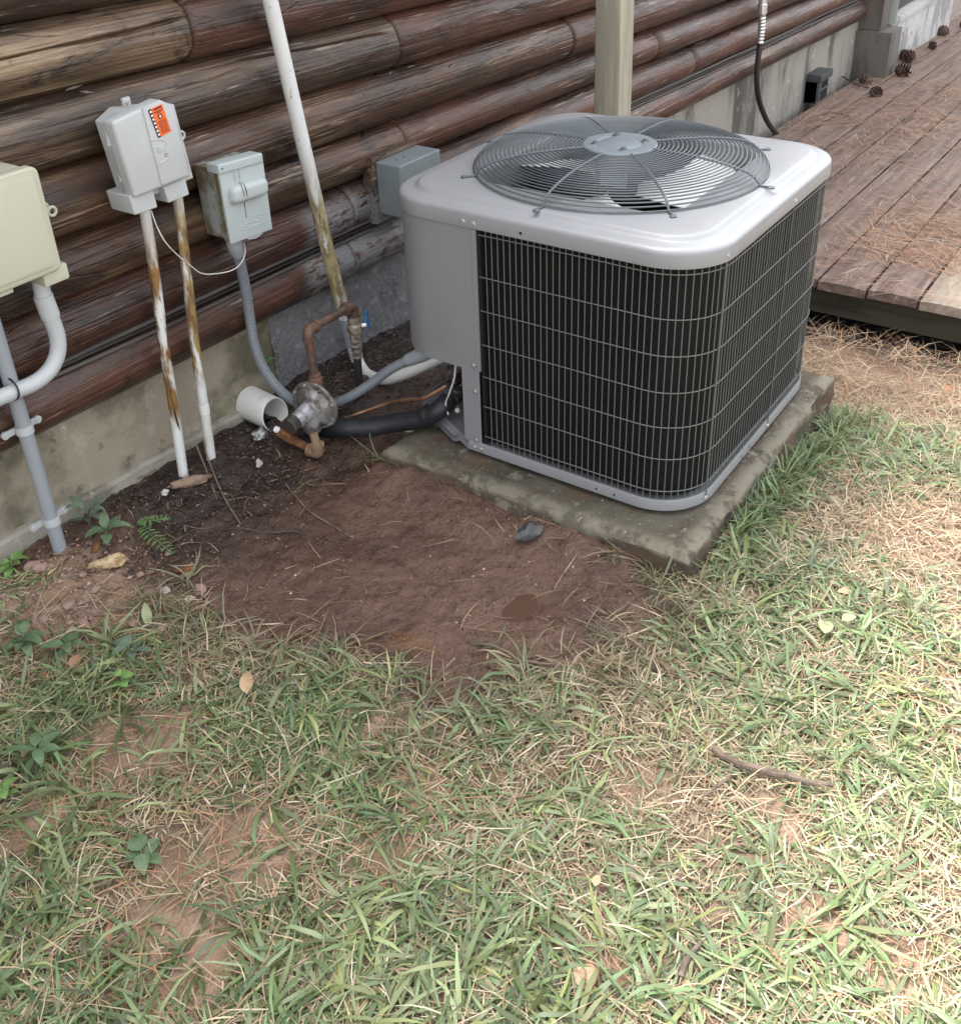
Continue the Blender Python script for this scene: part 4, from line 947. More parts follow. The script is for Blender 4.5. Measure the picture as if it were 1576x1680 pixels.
c = np.mean(pl, axis=0); ux = (pl[1]-pl[0]); uz = (pl[0]-pl[3]); ux_l = np.linalg.norm(ux)/2; uz_l = np.linalg.norm(uz)/2; ux /= np.linalg.norm(ux); uz /= np.linalg.norm(uz)
rings = []
for dep, sh in ((0.0, 0.0), (0.010, 0.0), (0.016, 0.0035), (0.0185, 0.009), (0.019, 0.013)):
    ring = []
    for cx_, cz_ in rrect(-ux_l+sh, ux_l-sh, -uz_l+sh, uz_l-sh, max(0.013-sh*0.5, 0.004), 6): ring.append(c+ux*cx_+uz*cz_+np.array([0, -dep, 0]))
    rings.append(np.array(ring))
V, Fc = loft(rings, True, True); pill = B().add(V, Fc).build('pill_cover', 'box_metal', fr, True, 60)
for dx in (0.0,):
    V, Fc = tube_geo(smooth_path([wy(x, y, Y) for x, y, Y in ((393, 298, 1.0745), (397, 306, 1.058), (400, 318, 1.0555), (401.5, 329, 1.060), (401, 333, 1.073), (402.5, 345, 1.0750), (404.5, 357, 1.0752))], 6), [0.0007, 0.001, 0.0012, 0.0012, 0.0010, 0.0008, 0.0004][0], 6)
    B().add(V, Fc).build('rust_streak', 'rust_line', fr)
    V, Fc = tube_geo(smooth_path([wy(x, y, Y) for x, y, Y in ((398, 299, 1.0725), (402, 306, 1.057), (405, 318, 1.0555), (405, 329, 1.060))], 6), 0.0009, 6); B().add(V, Fc).build('rust_streak', 'rust_line', fr)
for xx in (384, 392):
    V, Fc = tube_geo([wy(xx, 277 if xx < 390 else 275, 1.0712), wy(xx+2.5, 299 if xx < 390 else 297, 1.0752)], 0.0009, 6); B().add(V, Fc).build('raised_rib', 'box_metal', fr)
for px in (((394, 373), (405, 366), (420, 362), (424, 366), (412, 371)), ((396, 377), (412, 374), (428, 366), (430, 369)), ((416, 356), (424, 352), (432, 353), (424, 358))):
    V, Fc = tube_geo(smooth_path([wy(x, y, 1.0752) for x, y in px], 5), 0.0009, 6); B().add(V, Fc).build('embossed_emblem', 'box_metal', fr)
V, Fc = screw_geo(wy(364.5, 276.5, 1.0715), (0, -1, 0), 0.0018, 0.001); B().add(V, Fc).build('screw', 'brass_dark', d)
prism('hasp', [(q[0], q[2]) for q in [wy(x, y, 1.078) for x, y in ((403, 389), (430, 379), (430, 384), (420, 391), (408, 393))]], 1.0775, 1.0815, 'box_metal', d, 0.001)

# --- flexible grey whip from the disconnect to the unit
P = np.array([wy(x, y, Y) for x, y, Y in ((387, 398, 1.11), (395, 437, 1.128), (402, 470, 1.138), (409, 515, 1.145), (416, 560, 1.140), (430, 600, 1.125), (452, 632, 1.10), (478, 655, 1.075), (508, 668, 1.05), (540, 664, 1.01),
     (575, 650, 0.96), (610, 628, 0.91), (640, 606, 0.865), (668, 591, 0.825))])
wh = thing('flexible_conduit', 'ribbed grey flexible conduit looping from the disconnect box to the unit', 'conduit', tuple(P[8]))
Q, t = resample(smooth_path(P, 12), 0.0016)
V, Fc = tube_geo(Q, 0.0128*(1+0.045*np.sin(t/0.0068*2*PI)), 14); B().add(V, Fc).build('hose', 'whip_grey', wh)
P2 = [P[-1], wy(690, 582, 0.79), wy(706, 574, 0.765)]
tube('end_fitting', P2, [0.016, 0.020, 0.021], 'conduit_grey', wh, 16, 5)
tube('end_fitting', [wy(383, 391, 1.11), wy(386, 405, 1.112), wy(390, 418, 1.118)], [0.019, 0.019, 0.0150], 'conduit_grey', wh, 16, 4)

# --- big leaning plastic pipe and the pale elbow at its foot
P = [wy(x, y, 1.140) for x, y in ((416, -110), (443, 0), (466, 100), (490, 205), (513, 305), (536, 405), (558, 490), (573, 545), (586, 590))]
bp_ = thing('leaning_pipe', 'aged white plastic pipe leaning down across the log wall', 'pipe', tuple(P[-1]))
tube('pipe', P, 0.0182, 'pvc_leaning', bp_, 18, 6)
tube('patch', [wy(x, y, 1.140) for x, y in ((566, 520), (574, 548), (578, 566))], 0.0195, 'conduit_grey', bp_, 16, 4)
P = [wy(x, y, Y) for x, y, Y in ((583, 575, 1.135), (592, 600, 1.115), (606, 616, 1.07), (632, 622, 1.005), (662, 614, 0.945), (700, 598, 0.885), (735, 583, 0.84))]
el = tube('curved_pipe', P, [0.012, 0.0145, 0.016, 0.0165, 0.0165, 0.0155, 0.015], 'pvc_white', None, 16, 8)
tag(el, 'dirty white pipe elbow lying on the soil behind the flexible conduit', 'pipe')

# --- drain stub through the foundation
cs = wy(452, 681, 1.135); th = np.linspace(0, 2*PI, 36, endpoint=False)
rings = []
for y, r in ((1.245, 0.046), (1.16, 0.046), (1.137, 0.0465), (1.1355, 0.0455), (1.1355, 0.0425), (1.15, 0.0415), (1.23, 0.041)):
    rings.append(np.stack([cs[0]+r*np.cos(th)+0.04*(y-1.135), np.full(36, y)+0.02*np.sin(th)*(y < 1.165)*0.4, cs[2]+r*np.sin(th)+0.06*(y-1.135)], 1))
V, Fc = loft(rings, True, True); ds = thing('drain_stub', 'cut off cream plastic drain pipe sticking out of the foundation', 'pipe', (cs[0], 1.18, cs[2]-0.05))
B().add(V, Fc).build('pipe', 'pvc_white', ds)
V, Fc = tube_geo([(cs[0]-0.004, 1.17, cs[2]-0.0445), (cs[0]-0.002, 1.160, cs[2]-0.050), (cs[0], 1.14, cs[2]-0.048)], 0.0025, 6); B().add(V, Fc).build('glue_drip', 'pvc_white', ds)
a_ = wz(425, 713, -0.045); bm = bmesh.new(); bmesh.ops.create_icosphere(bm, subdivisions=3, radius=0.020)
for v in bm.verts: v.co *= 1+0.5*float(fbm(np.array(v.co)*70, 2)); v.co.z *= 0.6
me = bpy.data.meshes.new('foil_scrap'); bm.to_mesh(me); bm.free(); me.materials.append(MATS['foil']); o = bpy.data.objects.new('foil_scrap', me); COL.objects.link(o); o.location = a_
tag(o, 'crumpled scrap of silver foil under the drain pipe', 'scrap')

# --- gas regulator and its pipework
RG = wy(517, 664, 0.995)
ax_ = np.array([-1.0, -0.10, -0.06]); ax_ /= np.linalg.norm(ax_)
rg = thing('gas_regulator', 'corroded round gas regulator on rusty pipework beside the unit', 'gas regulator', tuple(RG-[0, 0, 0.05]))
lathe('diaphragm_case', [(-0.026, 0.020), (-0.023, 0.038), (-0.013, 0.050), (-0.005, 0.054), (-0.005, 0.067), (-0.001, 0.0685), (0.001, 0.0685), (0.005, 0.067), (0.005, 0.056), (0.011, 0.055), (0.018, 0.050), (0.023, 0.040), (0.026, 0.029), (0.032, 0.026)], RG, ax_, 'regulator_cast', rg, 40)
lathe('spring_barrel', [(0.030, 0.025), (0.05, 0.0225), (0.085, 0.021)], RG, ax_, 'regulator_silver', rg, 24)
lathe('barrel_cap', [(0.085, 0.021), (0.087, 0.0235), (0.108, 0.0235), (0.111, 0.021), (0.1115, 0.008)], RG, ax_, 'brass_dark', rg, 8)
u = np.cross([0, 0, 1], ax_); u /= np.linalg.norm(u); w_ = np.cross(ax_, u)
for k in range(8):
    a = 2*PI*k/8+0.3; p = RG+0.0615*(math.cos(a)*u+math.sin(a)*w_)
    V, Fc = lathe_geo([(-0.010, 0.0045), (0.010, 0.0045), (0.012, 0.003)], p, ax_, 6); B().add(V, Fc).build('flange_bolt', 'valve_body', rg)
lathe('lower_body', [(0, 0.024), (0.03, 0.026), (0.05, 0.022), (0.055, 0.016)], RG+ax_*0.022+[0, 0, -0.012], (0, 0, -1), 'regulator_cast', rg, 18)
lathe('vent', [(0, 0.010), (0.018, 0.010), (0.022, 0.007)], RG+np.array([0.02, -0.02, 0.002]), (0.6, -1, 0.1), 'valve_body', rg, 10)
gp_ = thing('gas_piping', 'brown steel gas pipe with elbows above and below the regulator', 'gas pipe', tuple(RG-[0, 0, 0.07]))
top = wy(505, 541, 0.995); rig = wy(578, 503, 0.995); rig[2] = top[2]-0.002; base = np.array([top[0]+0.004, 0.995, RG[2]+0.045])
def elbow(c, a, b_, m, r=0.0152, L=0.026, nm='elbow'):
    """a, b_: directions out of the elbow"""
    a = np.array(a, float); a /= np.linalg.norm(a); b_ = np.array(b_, float); b_ /= np.linalg.norm(b_)
    P = [c+a*L, c+a*(L*0.55)]+[c+a*L*0.5*(1-t)**2+b_*L*0.5*t*t for t in np.linspace(0.15, 0.85, 6)]+[c+b_*(L*0.55), c+b_*L]
    V, Fc = tube_geo(P, r, 16); bb = B().add(V, Fc)
    for dd in (a, b_): V, Fc = lathe_geo([(0, r*0.9), (0, r*1.18), (0.007, r*1.18), (0.0072, r*0.7)], c+dd*(L-0.004), dd, 16); bb.add(V, Fc)
    return bb.build(nm, m, gp_)
hx = (rig-top)/np.linalg.norm(rig-top)
tube('pipe', [base, top-[0, 0, 0.02]], 0.0115, 'gas_pipe', gp_, 14, 1)
lathe('union', [(0, 0.014), (0.003, 0.0185), (0.024, 0.0185), (0.027, 0.0155), (0.036, 0.0155), (0.038, 0.012)], base+[0, 0, 0.004], (0, 0, 1), 'gas_pipe', gp_, 8)
elbow(top, (0, 0, -1), hx, 'gas_pipe'); tube('pipe', [top+hx*0.02, rig-hx*0.02], 0.0110, 'gas_pipe', gp_, 14, 1)
elbow(rig, -hx, (0, 0, -1), 'gas_pipe')
foot = np.array([rig[0]+0.018, rig[1]+0.022, -0.05])
va = thing('gas_valve', 'gas shut off valve with small blue handle on the riser', 'valve', tuple(rig-[0, 0, 0.10]))
lathe('valve_body', [(0, 0.014), (0.004, 0.0165), (0.018, 0.0165), (0.022, 0.014), (0.028, 0.020), (0.046, 0.021), (0.052, 0.015), (0.06, 0.0165), (0.074, 0.0165), (0.078, 0.013)], rig-[0, 0, 0.028], (0.03, 0.03, -1), 'valve_body', va, 8)
lathe('valve_stem', [(0, 0.007), (0.016, 0.007)], rig+[0.012, -0.008, -0.062], (0.9, -0.6, 0), 'zinc', va, 10)
hc = rig+np.array([0.030, -0.018, -0.050])
V, Fc = tube_geo(smooth_path([hc+[0.0, 0, 0.026], hc+[0.002, 0, 0.012], hc, hc+[0.003, 0, -0.012], hc+[0.001, 0, -0.024]], 4), [0.006]*5+[0.008]*8+[0.009]*4, 10, True, False, 0.45); B().add(V, Fc).build('handle', 'valve_blue', va)
tube('pipe', [rig-[0, 0, 0.10], foot], 0.0105, 'brass_dark', gp_, 14, 1)
for k in range(3): lathe('ring', [(0, 0.010), (0.001, 0.0150), (0.008, 0.0150), (0.009, 0.010)], rig-[0, 0, 0.108+0.016*k], (0.03, 0.03, -1), ('zinc', 'valve_body', 'zinc')[k], va, 12)
le = wz(522, 744, -0.052); lo_top = np.array([le[0]+0.004, le[1]+0.012, RG[2]-0.03])
nip = wz(458, 709, -0.030)
nd = (nip-le)/np.linalg.norm(nip-le)
tube('pipe', [lo_top, le+[0, 0, 0.018]], 0.0112, 'gas_pipe_tan', gp_, 14, 1)
elbow(le, (0, 0, 1), nd, 'gas_pipe_tan', 0.0155)
tube('nipple', [le+nd*0.02, le+nd*0.055, nip-nd*0.03, nip], [0.0110, 0.0110, 0.0135, 0.0125], 'rust', gp_, 12, 5)
V, Fc = lathe_geo([(0, 0.004), (0.003, 0.0085), (0.008, 0.0095), (0.013, 0.008), (0.016, 0.003)], nip+[0, 0, 0.004], (-0.5, 0.2, 0.6), 12)
B().add(V, Fc).build('end_cap', 'cap_white', gp_)

# --- refrigerant lines
P = np.array([wz(520, 706, -0.085), wz(556, 702, -0.030), wz(600, 701, -0.018), wz(645, 694, 0.0), wz(690, 686, 0.028), (0.030, 0.680, 0.060), (0.062, 0.672, 0.075)])
il = thing('insulated_line', 'thick black foam insulated refrigerant line running to the unit', 'pipe', tuple(P[2]))
tube('foam_sleeve', P, 0.0245, 'foam_black', il, 20, 10)
for q, L in ((4, 0.5), (1, 0.5)):
    c0 = P[q]; dd = P[q+1]-P[q]; dd /= np.linalg.norm(dd); lathe('tape', [(0, 0.0250), (0.001, 0.0257), (0.024, 0.0257), (0.025, 0.0250)], c0+dd*0.01, dd, 'cable_black', il, 20)
P = np.array([wz(566, 686, -0.030), wz(600, 674, -0.010), wz(640, 661, 0.020), wz(672, 655, 0.048), wz(695, 653, 0.072), (0.072, 0.678, 0.112)])
cl = tube('copper_line', P, 0.0052, 'copper', None, 10, 10); tag(cl, 'bare copper refrigerant tube above the black insulated line', 'pipe')
P = [(0.01, 0.60, 0.235), wx(747, 600, 0.015), wx(745, 620, 0.015), wx(737, 645, 0.02), wx(731, 662, 0.03), wx(735, 680, 0.03)]
V, Fc = tube_geo(smooth_path(P, 8), 0.0022, 8); tag(B().add(V, Fc).build('control_wire', 'wire_white'), 'thin white control wire hanging below the service panel', 'wire')
P = [wz(655, 705, -0.045), wz(672, 708, -0.038), wz(690, 703, -0.030), wz(707, 695, -0.015)]
V, Fc = tube_geo(smooth_path(P, 8), 0.0022, 8); tag(B().add(V, Fc).build('wire_end', 'wire_white'), 'short white wire end below the black insulated line', 'wire')

# --- junction box behind the unit
jb = thing('junction_box', 'slate grey metal junction box on the log wall behind the unit', 'electrical box', (0.5, 1.12, 0.36))
a_ = wy(655, 269, 1.075); b2 = wy(722, 249, 1.075); c2 = wy(655, 362, 1.075)
bbox('case', a_[0], b2[0], 1.075, 1.160, c2[2], (a_[2]+b2[2])/2+0.001, 'galv_box', jb, 0.005, 3)
bbox('backing_board', a_[0]-0.012, b2[0]+0.004, 1.161, 1.20, c2[2]-0.03, a_[2]+0.006, 'log_grey', jb, 0.003)
for xx, zz in ((a_[0]+0.02, a_[2]+0.002), (a_[0]+0.05, a_[2]+0.002)):
    V, Fc = lathe_geo([(0, 0.003), (0.0008, 0.003)], (xx, 1.10, a_[2]+0.0022), (0, 0, 1), 8); B().add(V, Fc).build('hole', 'inner_dark', jb)

# --- timber post behind the unit
tp = thing('timber_post', 'square weathered timber post standing behind the unit', 'post', (1.30, 0.86, -0.3))
def post(cx_, cy_, h, z0, z1):
    zs = np.linspace(z0, z1, 40); rings = []
    sec = np.array(rrect(-h, h, -h, h, 0.005, 3))
    for z in zs: rings.append(np.c_[sec[:, 0]+cx_+0.0012*math.sin(z*5), sec[:, 1]+cy_+0.001*math.sin(z*7+1), np.full(len(sec), z)])
    V, Fc = loft(rings, True, True); return B().add(V, Fc).build('shaft', 'post_wood', tp, True, 40)
post(1.285, 0.885, 0.0445, -0.40, 2.5)

# --- garden hose on the wall
hs = thing('garden_hose', 'black hose with metal spring collar hanging from a wall tap', 'hose', tuple(wy(1262, 203, 1.13)))
Q = np.array([wy(x, y, 1.135) for x, y in ((1250, 22), (1249, 45), (1246.5, 70), (1243, 100), (1241, 130), (1244, 160), (1252, 185), (1263, 206), (1285, 232))])
tube('hose', Q, 0.0135, 'hose_black', hs, 12, 8)
Q2, t = resample(smooth_path(Q[:3], 12), 0.004); V, Fc = tube_geo(Q2, 0.0165*(1+0.10*np.sin(t/0.016*2*PI)), 12); B().add(V, Fc).build('spring_collar', 'zinc', hs)
lathe('tap_fitting', [(0, 0.014), (0.01, 0.023), (0.05, 0.023), (0.055, 0.018), (0.12, 0.018)], Q[0]+[0, 0, -0.01], (0.0, 0.05, 1), 'zinc', hs, 10)
tube('tap', [Q[0]+[0, 0, 0.10], Q[0]+[0, 0.02, 0.13], Q[0]+[0, 0.12, 0.135]], 0.016, 'valve_body', hs, 12, 6)

# ------------------------------------------------------------------ loose things on the ground
def blob(name, loc, size, m, seed, rough=0.35, sub=3, rot=0.0, flat_=1.0):
    bm = bmesh.new(); bmesh.ops.create_icosphere(bm, subdivisions=sub, radius=1.0)
    co = np.array([v.co[:] for v in bm.verts]); k = 1+rough*fbm(co*1.6+seed*3.7, 3)
    co = co*k[:, None]; co[:, 2] = np.where(co[:, 2] > 0, co[:, 2]*flat_, co[:, 2]*0.6)
    co = co*np.array(size); c, s_ = math.cos(rot), math.sin(rot); co[:, :2] = np.stack([co[:, 0]*c-co[:, 1]*s_, co[:, 0]*s_+co[:, 1]*c], 1)
    for v, q in zip(bm.verts, co): v.co = q
    me = bpy.data.meshes.new(name); bm.to_mesh(me); bm.free(); me.materials.append(MATS[m])
    me.polygons.foreach_set('use_smooth', np.ones(len(me.polygons), bool)); sharp(me, 40)
    o = bpy.data.objects.new(name, me); COL.objects.link(o); o.location = loc; return o
def gpt(px, py, dzv=0.0):
    z = -0.075
    for _ in range(8):
        p = wz(px, py, z); z = float(gheight(p[0], p[1]))
    p[2] = z+dzv; return p
def stick(name, px, r, m, label, cat='twig', lift=0.004, n=8):
    P = np.array([gpt(x, y, lift) for x, y in px]); Q = smooth_path(P, n)
    Q[:, 2] += 0.002*n2(np.arange(len(Q))*0.3, np.zeros(len(Q)), 1.0, 2, px[0][0])
    rr = np.interp(np.linspace(0, 1, len(Q)), np.linspace(0, 1, len(r)), r); rr = rr*(1+0.12*n2(np.arange(len(Q))*0.8, np.zeros(len(Q)), 1.0, 2, px[0][1]))
    V, Fc = tube_geo(Q, rr, 8); o = B().add(V, Fc).build(name, m); return tag(o, label, cat)
stick('branch', [(1168, 1243), (1200, 1264), (1240, 1276), (1290, 1288), (1330, 1300), (1362, 1304)], [0.006, 0.0065, 0.006, 0.005, 0.004], 'twig_bark', 'long grey brown branch lying in the grass on the right', 'branch', 0.022)
stick('twig', [(1198, 1268), (1192, 1290), (1170, 1306), (1150, 1322)], [0.004, 0.003, 0.002], 'twig_bark', 'short side twig next to the long branch in the grass', 'twig', 0.02)
stick('twig', [(360, 872), (400, 869), (440, 876), (480, 874), (515, 880)], [0.0015, 0.0034, 0.0026, 0.001], 'wet_twig', 'dark wet twig lying on the mud left of the puddle', 'twig')
stick('twig', [(470, 798), (490, 822), (515, 846), (552, 868), (580, 886)], [0.002, 0.0022, 0.0018, 0.001], 'twig_bark', 'thin bent twig on the mud in front of the regulator', 'twig')
stick('twig', [(1115, 1612), (1122, 1590), (1136, 1570), (1150, 1552)], [0.004, 0.005, 0.004, 0.003], 'twig_bark', 'short brown twig in the grass at lower right', 'twig', 0.012)
stick('twig', [(820, 1085), (870, 1090), (905, 1094), (942, 1098)], [0.002, 0.003, 0.0025, 0.001], 'twig_bark', 'thin twig lying on the grass edge below the puddle', 'twig', 0.006)
stick('stick_chip', [(150, 792), (190, 800), (230, 790), (262, 776)], [0.002, 0.003, 0.002], 'twig_bark', 'thin dry stalk lying along the footing', 'stalk', 0.01)
# two dry stalks leaning against the right stained pipe
for px, Ys, lab in ((((395, 862), (365, 812), (340, 748), (333, 720)), (None, None, 1.13, 1.13), 'pale dry stalk leaning on the pipe, longer of two'), (((356, 820), (340, 775), (322, 730)), (None, 1.10, 1.12), 'pale dry stalk leaning on the pipe, shorter of two')):
    P = [gpt(x, y, 0.003) if Y is None else wy(x, y, Y) for (x, y), Y in zip(px, Ys)]
    V, Fc = tube_geo(smooth_path(P, 6), 0.0020, 6); tag(B().add(V, Fc).build('dry_stalk', 'pvc_aged' if False else 'twig_bark'), lab, 'stalk', 'dry stalks by the stained pipes')
# wood pieces
def chip(name, px, w, h, m, label, seed, cat='wood chip'):
    a, b_ = gpt(*px[0]), gpt(*px[1]); L = np.linalg.norm(b_-a); c = (a+b_)/2; c[2] += h*0.5
    o = blob(name, c, (L/2, w/2, h/2*1.6), m, seed, 0.30, 3, math.atan2(b_[1]-a[1], b_[0]-a[0])); return tag(o, label, cat)
chip('wood_piece', [(276, 806), (345, 788)], 0.026, 0.018, 'bark_wood', 'brown piece of split wood lying by the stained pipes', 2)
chip('rotten_wood', [(150, 932), (216, 926)], 0.030, 0.020, 'rotten_chip', 'yellowish piece of rotten wood on the dirt at left', 5)
chip('bark_chip', [(288, 940), (320, 934)], 0.016, 0.008, 'rust', 'small orange bark chip on the dirt at left', 6)
chip('wood_scrap', [(150, 905), (166, 880)], 0.016, 0.008, 'rust', 'small rust coloured bark scrap under the leafy weed', 8)
tag(blob('shell_scrap', gpt(272, 812, 0.006), (0.010, 0.007, 0.008), 'white_shell', 3, 0.5), 'small white crumbly scrap beside the split wood', 'scrap')
tag(blob('shell_scrap', gpt(426, 766, 0.008), (0.009, 0.006, 0.013), 'white_shell', 7, 0.5), 'white shard standing in the dark soil before the drain pipe', 'scrap')
rk = blob('dark_stone', gpt(868, 884, 0.014), (0.034, 0.020, 0.024), 'stone_dark', 4, 0.35, 3, -0.5); tag(rk, 'wet black stone lying against the front of the pad', 'stone')
tag(blob('stone', gpt(310, 986, 0.004), (0.014, 0.010, 0.007), 'stone_pale', 1, 0.25), 'pale flat stone on the dirt, right of the upright leaf', 'stone', 'pale stones at left')
tag(blob('stone', gpt(270, 972, 0.004), (0.012, 0.010, 0.008), 'stone_pale', 9, 0.3), 'pale angular stone on the dirt, left of the flat stone', 'stone', 'pale stones at left')
for k in range(70):
    px = random.uniform(-30, 330); py = random.uniform(925, 1035)+0.06*px*random.random(); s_ = random.choice([0.004, 0.005, 0.006, 0.008, 0.010, 0.014])
    o = blob('soil_clod', gpt(px, py, s_*0.25), (s_*random.uniform(.8, 1.4), s_, s_*0.7), 'clod', k*1.3, 0.35, 2, random.uniform(0, 3))
    tag(o, 'crumbly pinkish brown soil clod on the bare dirt at left', 'soil clod', 'soil clods on the bare dirt')
for k in range(26):
    px = random.uniform(420, 1080); py = random.uniform(770, 1000)
    p = gpt(px, py, 0.001)
    if polyfield(MUD, np.array(p[0]), np.array(p[1])) < 0.03 or (p[0] > -0.11 and p[1] < 0.78): continue
    o = blob('pebble', p, (0.003, 0.0025, 0.002), random.choice(['stone_pale', 'clod', 'clod']), k, 0.3, 2)
    tag(o, 'tiny pale pebble pressed into the wet mud', 'pebble', 'pebbles in the mud')

# leaves ---------------------------------------------------------------
def leaf_geo(L, Wd, curl=0.25, fold=0.25, n=7, taper=1.0):
    """leaf along +X from the origin, with a folded midrib and a drooping tip"""
    V = []; Fc = []
    for i in range(n):
        t = i/(n-1); w = Wd*0.5*(math.sin(PI*min(1, t**0.75*1.0))**0.8 if 0 < t < 1 else 0.02)
        a = curl*t*t; x = L*t*math.cos(a*0.7); z = -L*t*math.sin(a*0.7)
        V += [(x, -w, z+fold*w), (x, 0, z), (x, w, z+fold*w)]
    for i in range(n-1):
        for j_ in range(2): a = i*3+j_; Fc.append([a, a+3, a+4, a+1])
    return np.array(V), Fc
def place(V, loc, yaw, pit=0.0, roll=0.0):
    M = Matrix.Translation(Vector(loc)) @ Matrix.Rotation(yaw, 4, 'Z') @ Matrix.Rotation(-pit, 4, 'Y') @ Matrix.Rotation(roll, 4, 'X')
    A = np.array(M); return np.c_[V, np.ones(len(V))] @ A.T[:, :3]
def weed(name, px, leaves, m, label, cat='plant', group=None, stem=0.03, seed=1, base=None):
    rd = random.Random(seed); p = gpt(*px) if base is None else np.array(base)
    t = thing(name, label, cat, tuple(p), group)
    for (yaw, pit, L, Wd, h) in leaves:
        q = p+np.array([0, 0, h])
        d_ = np.array([math.cos(yaw), math.sin(yaw), 0])*0.35*L
        V, Fc = tube_geo(smooth_path([p, p+[0, 0, h*0.6], q, q+d_*0.3+[0, 0, d_[0]*0+L*0.1]], 4), 0.0011, 5); B().add(V, Fc).build('stem', m, t)
        V, Fc = leaf_geo(L, Wd, rd.uniform(0.2, 0.7), rd.uniform(0.15, 0.4)); mesh_obj('leaf', place(V, q+d_*0.3+[0, 0, L*0.1], yaw, pit, rd.uniform(-.3, .3)), Fc, MATS[m], t)
    return t
def ros(n, L, Wd, h, seed, pit=(0.0, 0.6), yaw0=0, spread=2*PI):
    rd = random.Random(seed); return [(yaw0+spread*(k+rd.uniform(-.3, .3))/n, rd.uniform(*pit), L*rd.uniform(.7, 1.2), Wd*rd.uniform(.8, 1.15), h*rd.uniform(.3, 1.2)) for k in range(n)]
weed('leafy_weed', (150, 872), ros(11, 0.050, 0.017, 0.055, 3, (0.0, 0.9)), 'grey_green_leaf', 'grey green leafy weed growing at the footing by the upright conduit', seed=2)
weed('leafy_weed', (176, 880), ros(6, 0.055, 0.022, 0.02, 8, (0.1, 0.9)), 'weed_leaf', 'dark green broad leaves beside the fern', seed=4)
weed('bright_weed', (22, 936), ros(8, 0.030, 0.020, 0.02, 5), 'bright_leaf', 'bright green weed at the left edge below the upright conduit', seed=5)
weed('broadleaf_weed', (45, 1062), ros(9, 0.036, 0.021, 0.03, 6), 'weed_leaf', 'broad leaved green weed at the left edge of the lawn', seed=6)
weed('broadleaf_weed', (112, 1068), ros(7, 0.036, 0.020, 0.025, 7), 'weed_leaf', 'broad leaved green weed between the left edge and the upright leaf', seed=7)
weed('broadleaf_weed', (215, 1075), ros(6, 0.045, 0.020, 0.02, 9), 'grey_green_leaf', 'pale broad leaved weed below the upright leaf', seed=8)
weed('bright_weed', (10, 1312), ros(6, 0.030, 0.022, 0.02, 10), 'bright_leaf', 'bright green weed low on the left edge of the lawn', seed=9)
weed('broadleaf_weed', (66, 1250), ros(7, 0.040, 0.020, 0.03, 11), 'weed_leaf', 'star shaped green weed on the lawn left of the bare patch', seed=10)
weed('broadleaf_weed', (236, 1412), ros(5, 0.032, 0.030, 0.02, 12), 'weed_leaf', 'round leaved weed in the lower left of the lawn', seed=12)
weed('wall_weed', (300, 600), ros(6, 0.022, 0.014, 0.03, 13), 'fern_leaf', 'small green weed rooted in a crack of the foundation behind the flexible conduit', seed=13, base=wy(438, 605, 1.222))
tl = weed('clover_weed', (205, 1130), ros(7, 0.020, 0.018, 0.03, 14), 'bright_leaf', 'small bright weed with round leaves left of centre', seed=14)
# fern with two fronds
fe = thing('fern', 'small bright green fern with two fronds on the dirt', 'fern', tuple(gpt(232, 868)))
for px in (((226, 866), (236, 866), (252, 868), (268, 862), (281, 856)), ((232, 872), (244, 884), (258, 898), (274, 910), (286, 916))):
    P = np.array([gpt(x, y, 0.012+0.012*math.sin(PI*k/4)) for k, (x, y) in enumerate(px)]); Q = smooth_path(P, 5)
    V, Fc = tube_geo(Q, 0.0010, 5); fr_ = B().add(V, Fc).build('frond', 'fern_leaf', fe)
    for i in range(1, len(Q)-1, 2):
        dd = Q[i+1]-Q[i-1]; yaw = math.atan2(dd[1], dd[0]); L = 0.024*math.sin(PI*(0.18+0.76*i/len(Q)))
        for s_ in (-1, 1):
            V, Fc = leaf_geo(L, L*0.27, 0.3, 0.2, 4); mesh_obj('leaflet', place(V, Q[i], yaw+s_*1.15, 0.15), Fc, MATS['fern_leaf'], fr_)
def fallen(px, yaw, L, Wd, m, label, pit=0.05, cat='leaf', lift=0.012, curl=0.4, group='fallen leaves'):
    V, Fc = leaf_geo(L, Wd, curl, 0.35, 8); o = mesh_obj('fallen_leaf', place(V, gpt(px[0], px[1], lift), yaw, pit, random.uniform(-.25, .25)), Fc, MATS[m]); return tag(o, label, cat, group)
fallen((246, 1030), 1.0, 0.056, 0.020, 'pale_green_leaf', 'pale green leaf standing on the dirt at left', 0.7, lift=0.004)
fallen((120, 1104), 0.4, 0.036, 0.022, 'dead_leaf', 'red brown dead leaf in the weeds at left', 0.3)
fallen((408, 1150), 0.8, 0.055, 0.026, 'tan_leaf', 'curled tan leaf in the grass below the mud', 0.35, lift=0.018)
fallen((962, 1632), 0.6, 0.050, 0.034, 'tan_leaf', 'large tan leaf in the grass at the bottom edge', 0.12, lift=0.008)
fallen((975, 1468), 0.2, 0.022, 0.013, 'tan_leaf', 'small orange tan leaf in the grass at lower centre', 0.2, lift=0.02)
fallen((1350, 1055), 0.3, 0.050, 0.030, 'pale_green_leaf', 'pale green fallen leaf on the right side lawn', 0.1, lift=0.024)
fallen((1378, 1035), -0.6, 0.035, 0.020, 'pale_green_leaf', 'smaller pale green fallen leaf beside the larger one on the right lawn', 0.2, lift=0.026)
fallen((1555, 652), 0.3, 0.05, 0.035, 'dead_leaf', 'reddish dead leaf at the right edge below the deck', 0.3)
fallen((1345, 632), 0.1, 0.03, 0.02, 'dead_leaf', 'reddish dead leaf beside the right end of the pad', 0.3)
